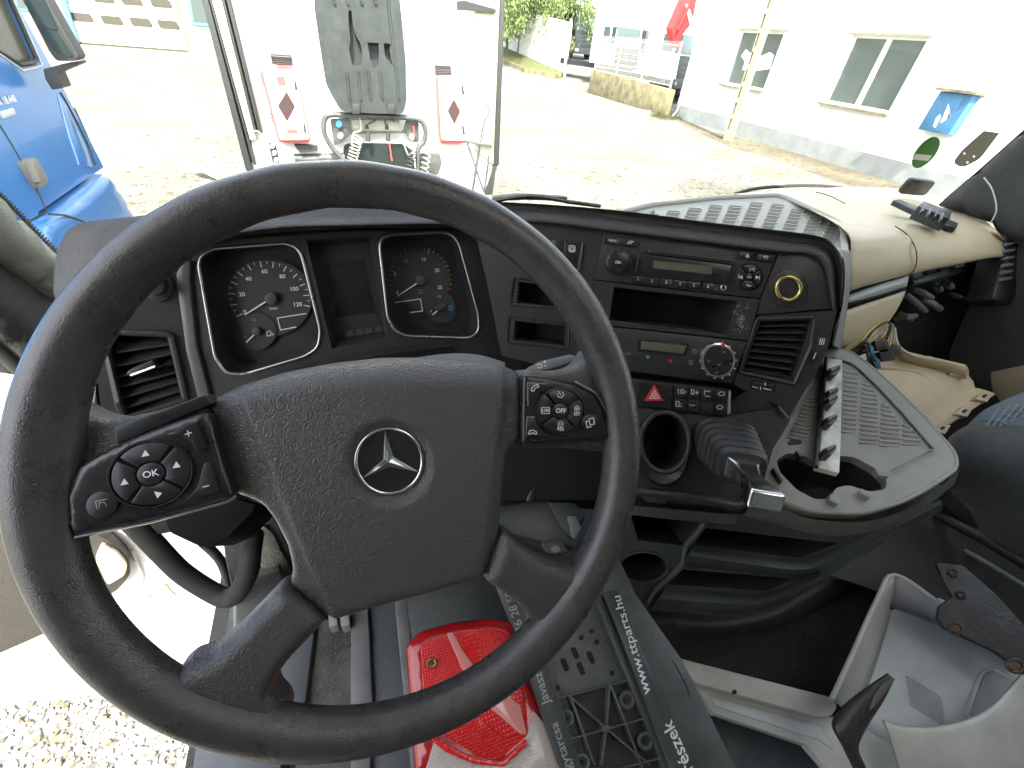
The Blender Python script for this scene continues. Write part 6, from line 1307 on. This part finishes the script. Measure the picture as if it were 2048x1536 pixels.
def rise(d, R_, top):
    t = min(1, max(0, d / R_)); return top * math.sqrt(max(0, 1 - (1 - t) ** 2))
def side(x, y, a, b): # signed px distance left of the line a->b
    dx, dy = b[0] - a[0], b[1] - a[1]; return ((x - a[0]) * dy - (y - a[1]) * dx) / math.hypot(dx, dy)
def sst(t): t = max(0, min(1, t)); return t * t * (3 - 2 * t)
# lower spokes
s1 = [(572, 1160), (660, 1225), (628, 1262), (590, 1300), (562, 1335), (550, 1365), (556, 1382), (574, 1398), (584, 1432), (540, 1450), (430, 1435), (355, 1390), (348, 1345), (380, 1318), (400, 1312), (428, 1300), (470, 1265), (520, 1215)]
s2 = [(1002, 1050), (1050, 1092), (1110, 1120), (1150, 1128), (1172, 1116), (1196, 1092), (1210, 1120), (1165, 1215), (1100, 1290), (1040, 1335), (1030, 1312), (1052, 1286), (1064, 1262), (1062, 1240), (1040, 1210), (1005, 1180), (960, 1152)]
for s_, a_, b_ in ((s1, (610, 1200), (440, 1400)), (s2, (985, 1105), (1110, 1230))):
    field('spoke', WP, rnd(s_, 22, 4), lambda x, y, d: rise(d, 26, .0155), 9, wheelm, sw, -.016, 180, h=-.007)
# arms joining the button pods to the rim
for s_ in ([(60, 860), (140, 800), (190, 828), (240, 838), (330, 818), (420, 786), (440, 860), (320, 930), (200, 1060), (150, 1085), (90, 1060), (60, 980)],
           [(1030, 738), (1100, 742), (1150, 735), (1180, 690), (1240, 740), (1262, 830), (1250, 930), (1222, 905), (1120, 895), (1035, 896)]):
    field('spoke', WP, rnd(s_, 20, 4), lambda x, y, d: rise(d, 24, .010), 9, wheelm, sw, -.018, 180, h=-.013)
prism('pod_ledge', WP, rnd([(228, 852), (330, 818), (412, 788), (424, 808), (330, 848), (232, 890)], 6, 3), -.01, .004, piano, sw, .002, 3)
# airbag cover
HUB = [(410, 815), (424, 796), (470, 772), (560, 744), (660, 724), (760, 713), (860, 712), (950, 718), (1020, 731), (1040, 742), (1046, 760), (1044, 880), (1026, 895), (1012, 915), (1004, 990), (999, 1062), (992, 1095), (972, 1148), (860, 1180), (740, 1212), (660, 1236), (630, 1216), (576, 1172), (584, 1140), (574, 1092), (548, 1040), (520, 1008), (468, 992), (452, 960)]
def hubh(x, y, d):
    h = rise(d, 16, .011)
    l = -side(x, y, (486, 795), (628, 1135))        # positive on the left of the left crease
    r = side(x, y, (1003, 770), (962, 1135))
    top = (808 - .055 * (x - 480)) - 24 * math.sin(max(0, min(1, (x - 480) / 540)) * math.pi) - y
    h -= .0045 * sst((l + 6) / 12) + .00008 * max(0, l)
    h -= .0035 * sst((r + 6) / 12) + .00008 * max(0, r)
    if top > 0: h -= .00016 * top + .0000028 * top * top
    e = math.hypot(x - 778, (y - 924) * 1.02)
    h -= .0055 * (1 - sst((e - 66) / 24))
    return h
ex = [(778 + rr * math.cos(i * math.pi / 40), 924 + rr * math.sin(i * math.pi / 40)) for rr in (64, 70, 76, 82, 88, 94) for i in range(80)]
hub = field('airbag_cover', WP, rnd(HUB, 10, 3), hubh, 8.5, wheelm, sw, -.03, 180, h=-.006, extra=ex)
EP = WP.off(-.0005)
prism('emblem_disc', EP, ell(778, 922, 66, 64, 40), -.006, .0003, mat('emblem_black', (.02, .018, .018), .35), hub)
ring('emblem_ring', EP, ell(778, 922, 66.5, 65, 48), .0014, .001, chrome, hub, 8)
def star():
    q = EP.off(.0006); c = q.at(778, 922) + q.n * .0045; V = [c]; F = []
    tips = [(770, 861), (836, 943), (719, 960)]
    val = [(787, 914), (778, 934), (767, 919)]
    for i in range(3): V.append(q.at(*tips[i])); 
    for i in range(3): V.append(q.at(*val[i]))
    for i in range(3): F += [(0, 1 + i, 4 + i), (0, 4 + i, 1 + (i + 1) % 3)]
    return mesh('emblem_star', V, F, chrome, hub, 0)
star()
HQ = WP.off(.0055)
for pts in ([(538, 862), (541, 880), (556, 872), (572, 870), (582, 866), (574, 877), (560, 879), (556, 873)], [(962, 805), (950, 812), (932, 812), (944, 820), (958, 819), (963, 806)]):
    tube('horn_symbol', [HQ.at(*p) - HQ.n * .0052 for p in pts], .0011, wheelm, hub, 6)
# button pods
LP, RP = WP.off(.009), WP.off(.007)
lp = field('button_pod', LP, rnd([(412, 822), (424, 836), (446, 920), (470, 990), (455, 1000), (300, 1042), (150, 1072), (138, 1040), (136, 990), (162, 930), (230, 892), (330, 850)], 14, 3), lambda x, y, d: rise(d, 14, .004), 14, piano, sw, -.02, 180, h=-.004)
rp = field('button_pod', RP, rnd([(1044, 748), (1090, 752), (1150, 766), (1190, 790), (1208, 822), (1222, 874), (1212, 880), (1042, 889)], 10, 3), lambda x, y, d: rise(d, 10, .0035), 12, piano, sw, -.02, 180, h=-.0045)
tube('pod_trim', [LP.off(-.0015).at(*p) for p in ((150, 1074), (300, 1044), (455, 1003), (472, 992))], .0012, satin, sw, 6)
tube('pod_trim', [RP.off(-.0005).at(*p) for p in ((1150, 763), (1192, 786), (1211, 820), (1226, 876))], .0009, satin, sw, 6)
btn = mat('pod_button', (.016, .016, .018), .38)
def quad_pad(P_, cx, cy, rx, ry, rot, pod, gap=7):
    ring('button_surround', P_, ell(cx, cy, rx * 1.06, ry * 1.06, 36, rot), .0012, .0006, piano, pod, 6)
    for k in range(4):
        a0 = k * 90 + 45 + gap / 2; a1 = a0 + 90 - gap
        p = ell(cx, cy, rx, ry, 10, rot, a0, a1) + list(reversed(ell(cx, cy, rx * .40, ry * .40, 6, rot, a0, a1)))
        prism('button', P_, p, -.003, .0022, btn, pod, .0007)
    prism('button', P_, ell(cx, cy, rx * .36, ry * .36, 24, rot), -.003, .0028, btn, pod, .0009)
quad_pad(LP, 301, 948, 80, 62, -14, lp)
quad_pad(RP, 1121, 822, 46, 43, 8, rp)
LB, RB = LP.off(.0025), RP.off(.0024)
for (x, y, a) in ((291, 908, 0), (353, 931, 0), (249, 965, 0), (316, 989, 180)):
    s_ = -1 if a else 1
    prism('symbol', LB, [(x - 8, y + 6 * s_), (x + 8, y + 3 * s_), (x - 1, y - 8 * s_)], 0, .0004, white, lp)
text('OK', LP.off(.003), 301, 948, 10, -2.2, 13, white, lp, bold=.015)
prism('button', LP, rnd([(331, 869), (395, 842), (412, 900), (394, 906), (384, 886), (362, 872)], 4), -.003, .0018, btn, lp, .0006)
prism('button', LP, rnd([(408, 926), (420, 924), (440, 984), (374, 1000), (396, 972)], 4), -.003, .0018, btn, lp, .0006)
lines('symbol', LP, [[(370, 869), (383, 865)], [(375, 861), (378, 873)]], 2, white, lp, .0022)
lines('symbol', LP, [[(406, 974), (418, 971)]], 2, white, lp, .0022)
prism('button', LP, ell(203, 1010, 33, 27, 24, -12), -.003, .002, btn, lp, .001)
lines('symbol', LP, [[(194, 1018), (191, 1003), (214, 998)], [(199, 1016), (198, 1006), (208, 1004), (213, 1012)]], 2, greyp, lp, .0025)
for p in ([(1055, 765), (1094, 768), (1078, 786), (1070, 812), (1056, 812)], [(1054, 834), (1070, 834), (1080, 858), (1098, 872), (1052, 875)]):
    prism('button', RP, rnd(p, 3), -.003, .0016, btn, rp, .0005)
    lines('symbol', RP, [[p[-1], p[0], p[1]]], 1.3, greyp, rp, .0018)
lines('symbol', RP, [[(1063, 782), (1064, 776), (1068, 771), (1076, 769), (1077, 774), (1070, 776), (1068, 782), (1063, 782)]], 1.6, white, rp, .002)
lines('symbol', RP, [[(1057, 868), (1059, 862), (1065, 860), (1072, 863), (1074, 868), (1069, 868), (1066, 865), (1061, 868), (1057, 868)]], 1.6, white, rp, .002)
text('OFF', RP.off(.003), 1122, 822, 10, .3, 9, white, rp, bold=.02)
text('SET', RB, 1154, 828, 10, .6, 6.5, white, rp, bold=.02)
text('RES', RB, 1121, 858, 10, .3, 6.5, white, rp, bold=.02)
text('LIM', RB, 1091, 821, 10, .5, 6.5, white, rp, bold=.01)
lines('symbol', RB, [[(1083, 815), (1099, 815), (1099, 827), (1083, 827), (1083, 815)], ell(1154, 817, 5, 5, 14) + [(1159, 817)], [(1151, 817), (1157, 817)], [(1154, 814), (1154, 820)],
                     ell(1121, 848, 5, 5, 14) + [(1126, 848)], [(1118, 848), (1124, 848)], ell(1121, 789, 6, 6, 14, 0, -60, 200), [(1116, 782), (1122, 790)]], 1.2, white, rp, .0006)
prism('button', RP, ell(1181, 845, 18, 17, 22), -.003, .0022, btn, rp, .0008)
lines('symbol', RP, [[(1178, 838), (1187, 836), (1189, 848), (1180, 850), (1178, 838)], [(1176, 842), (1172, 843), (1174, 855), (1183, 853)]], 1.8, white, rp, .0026)
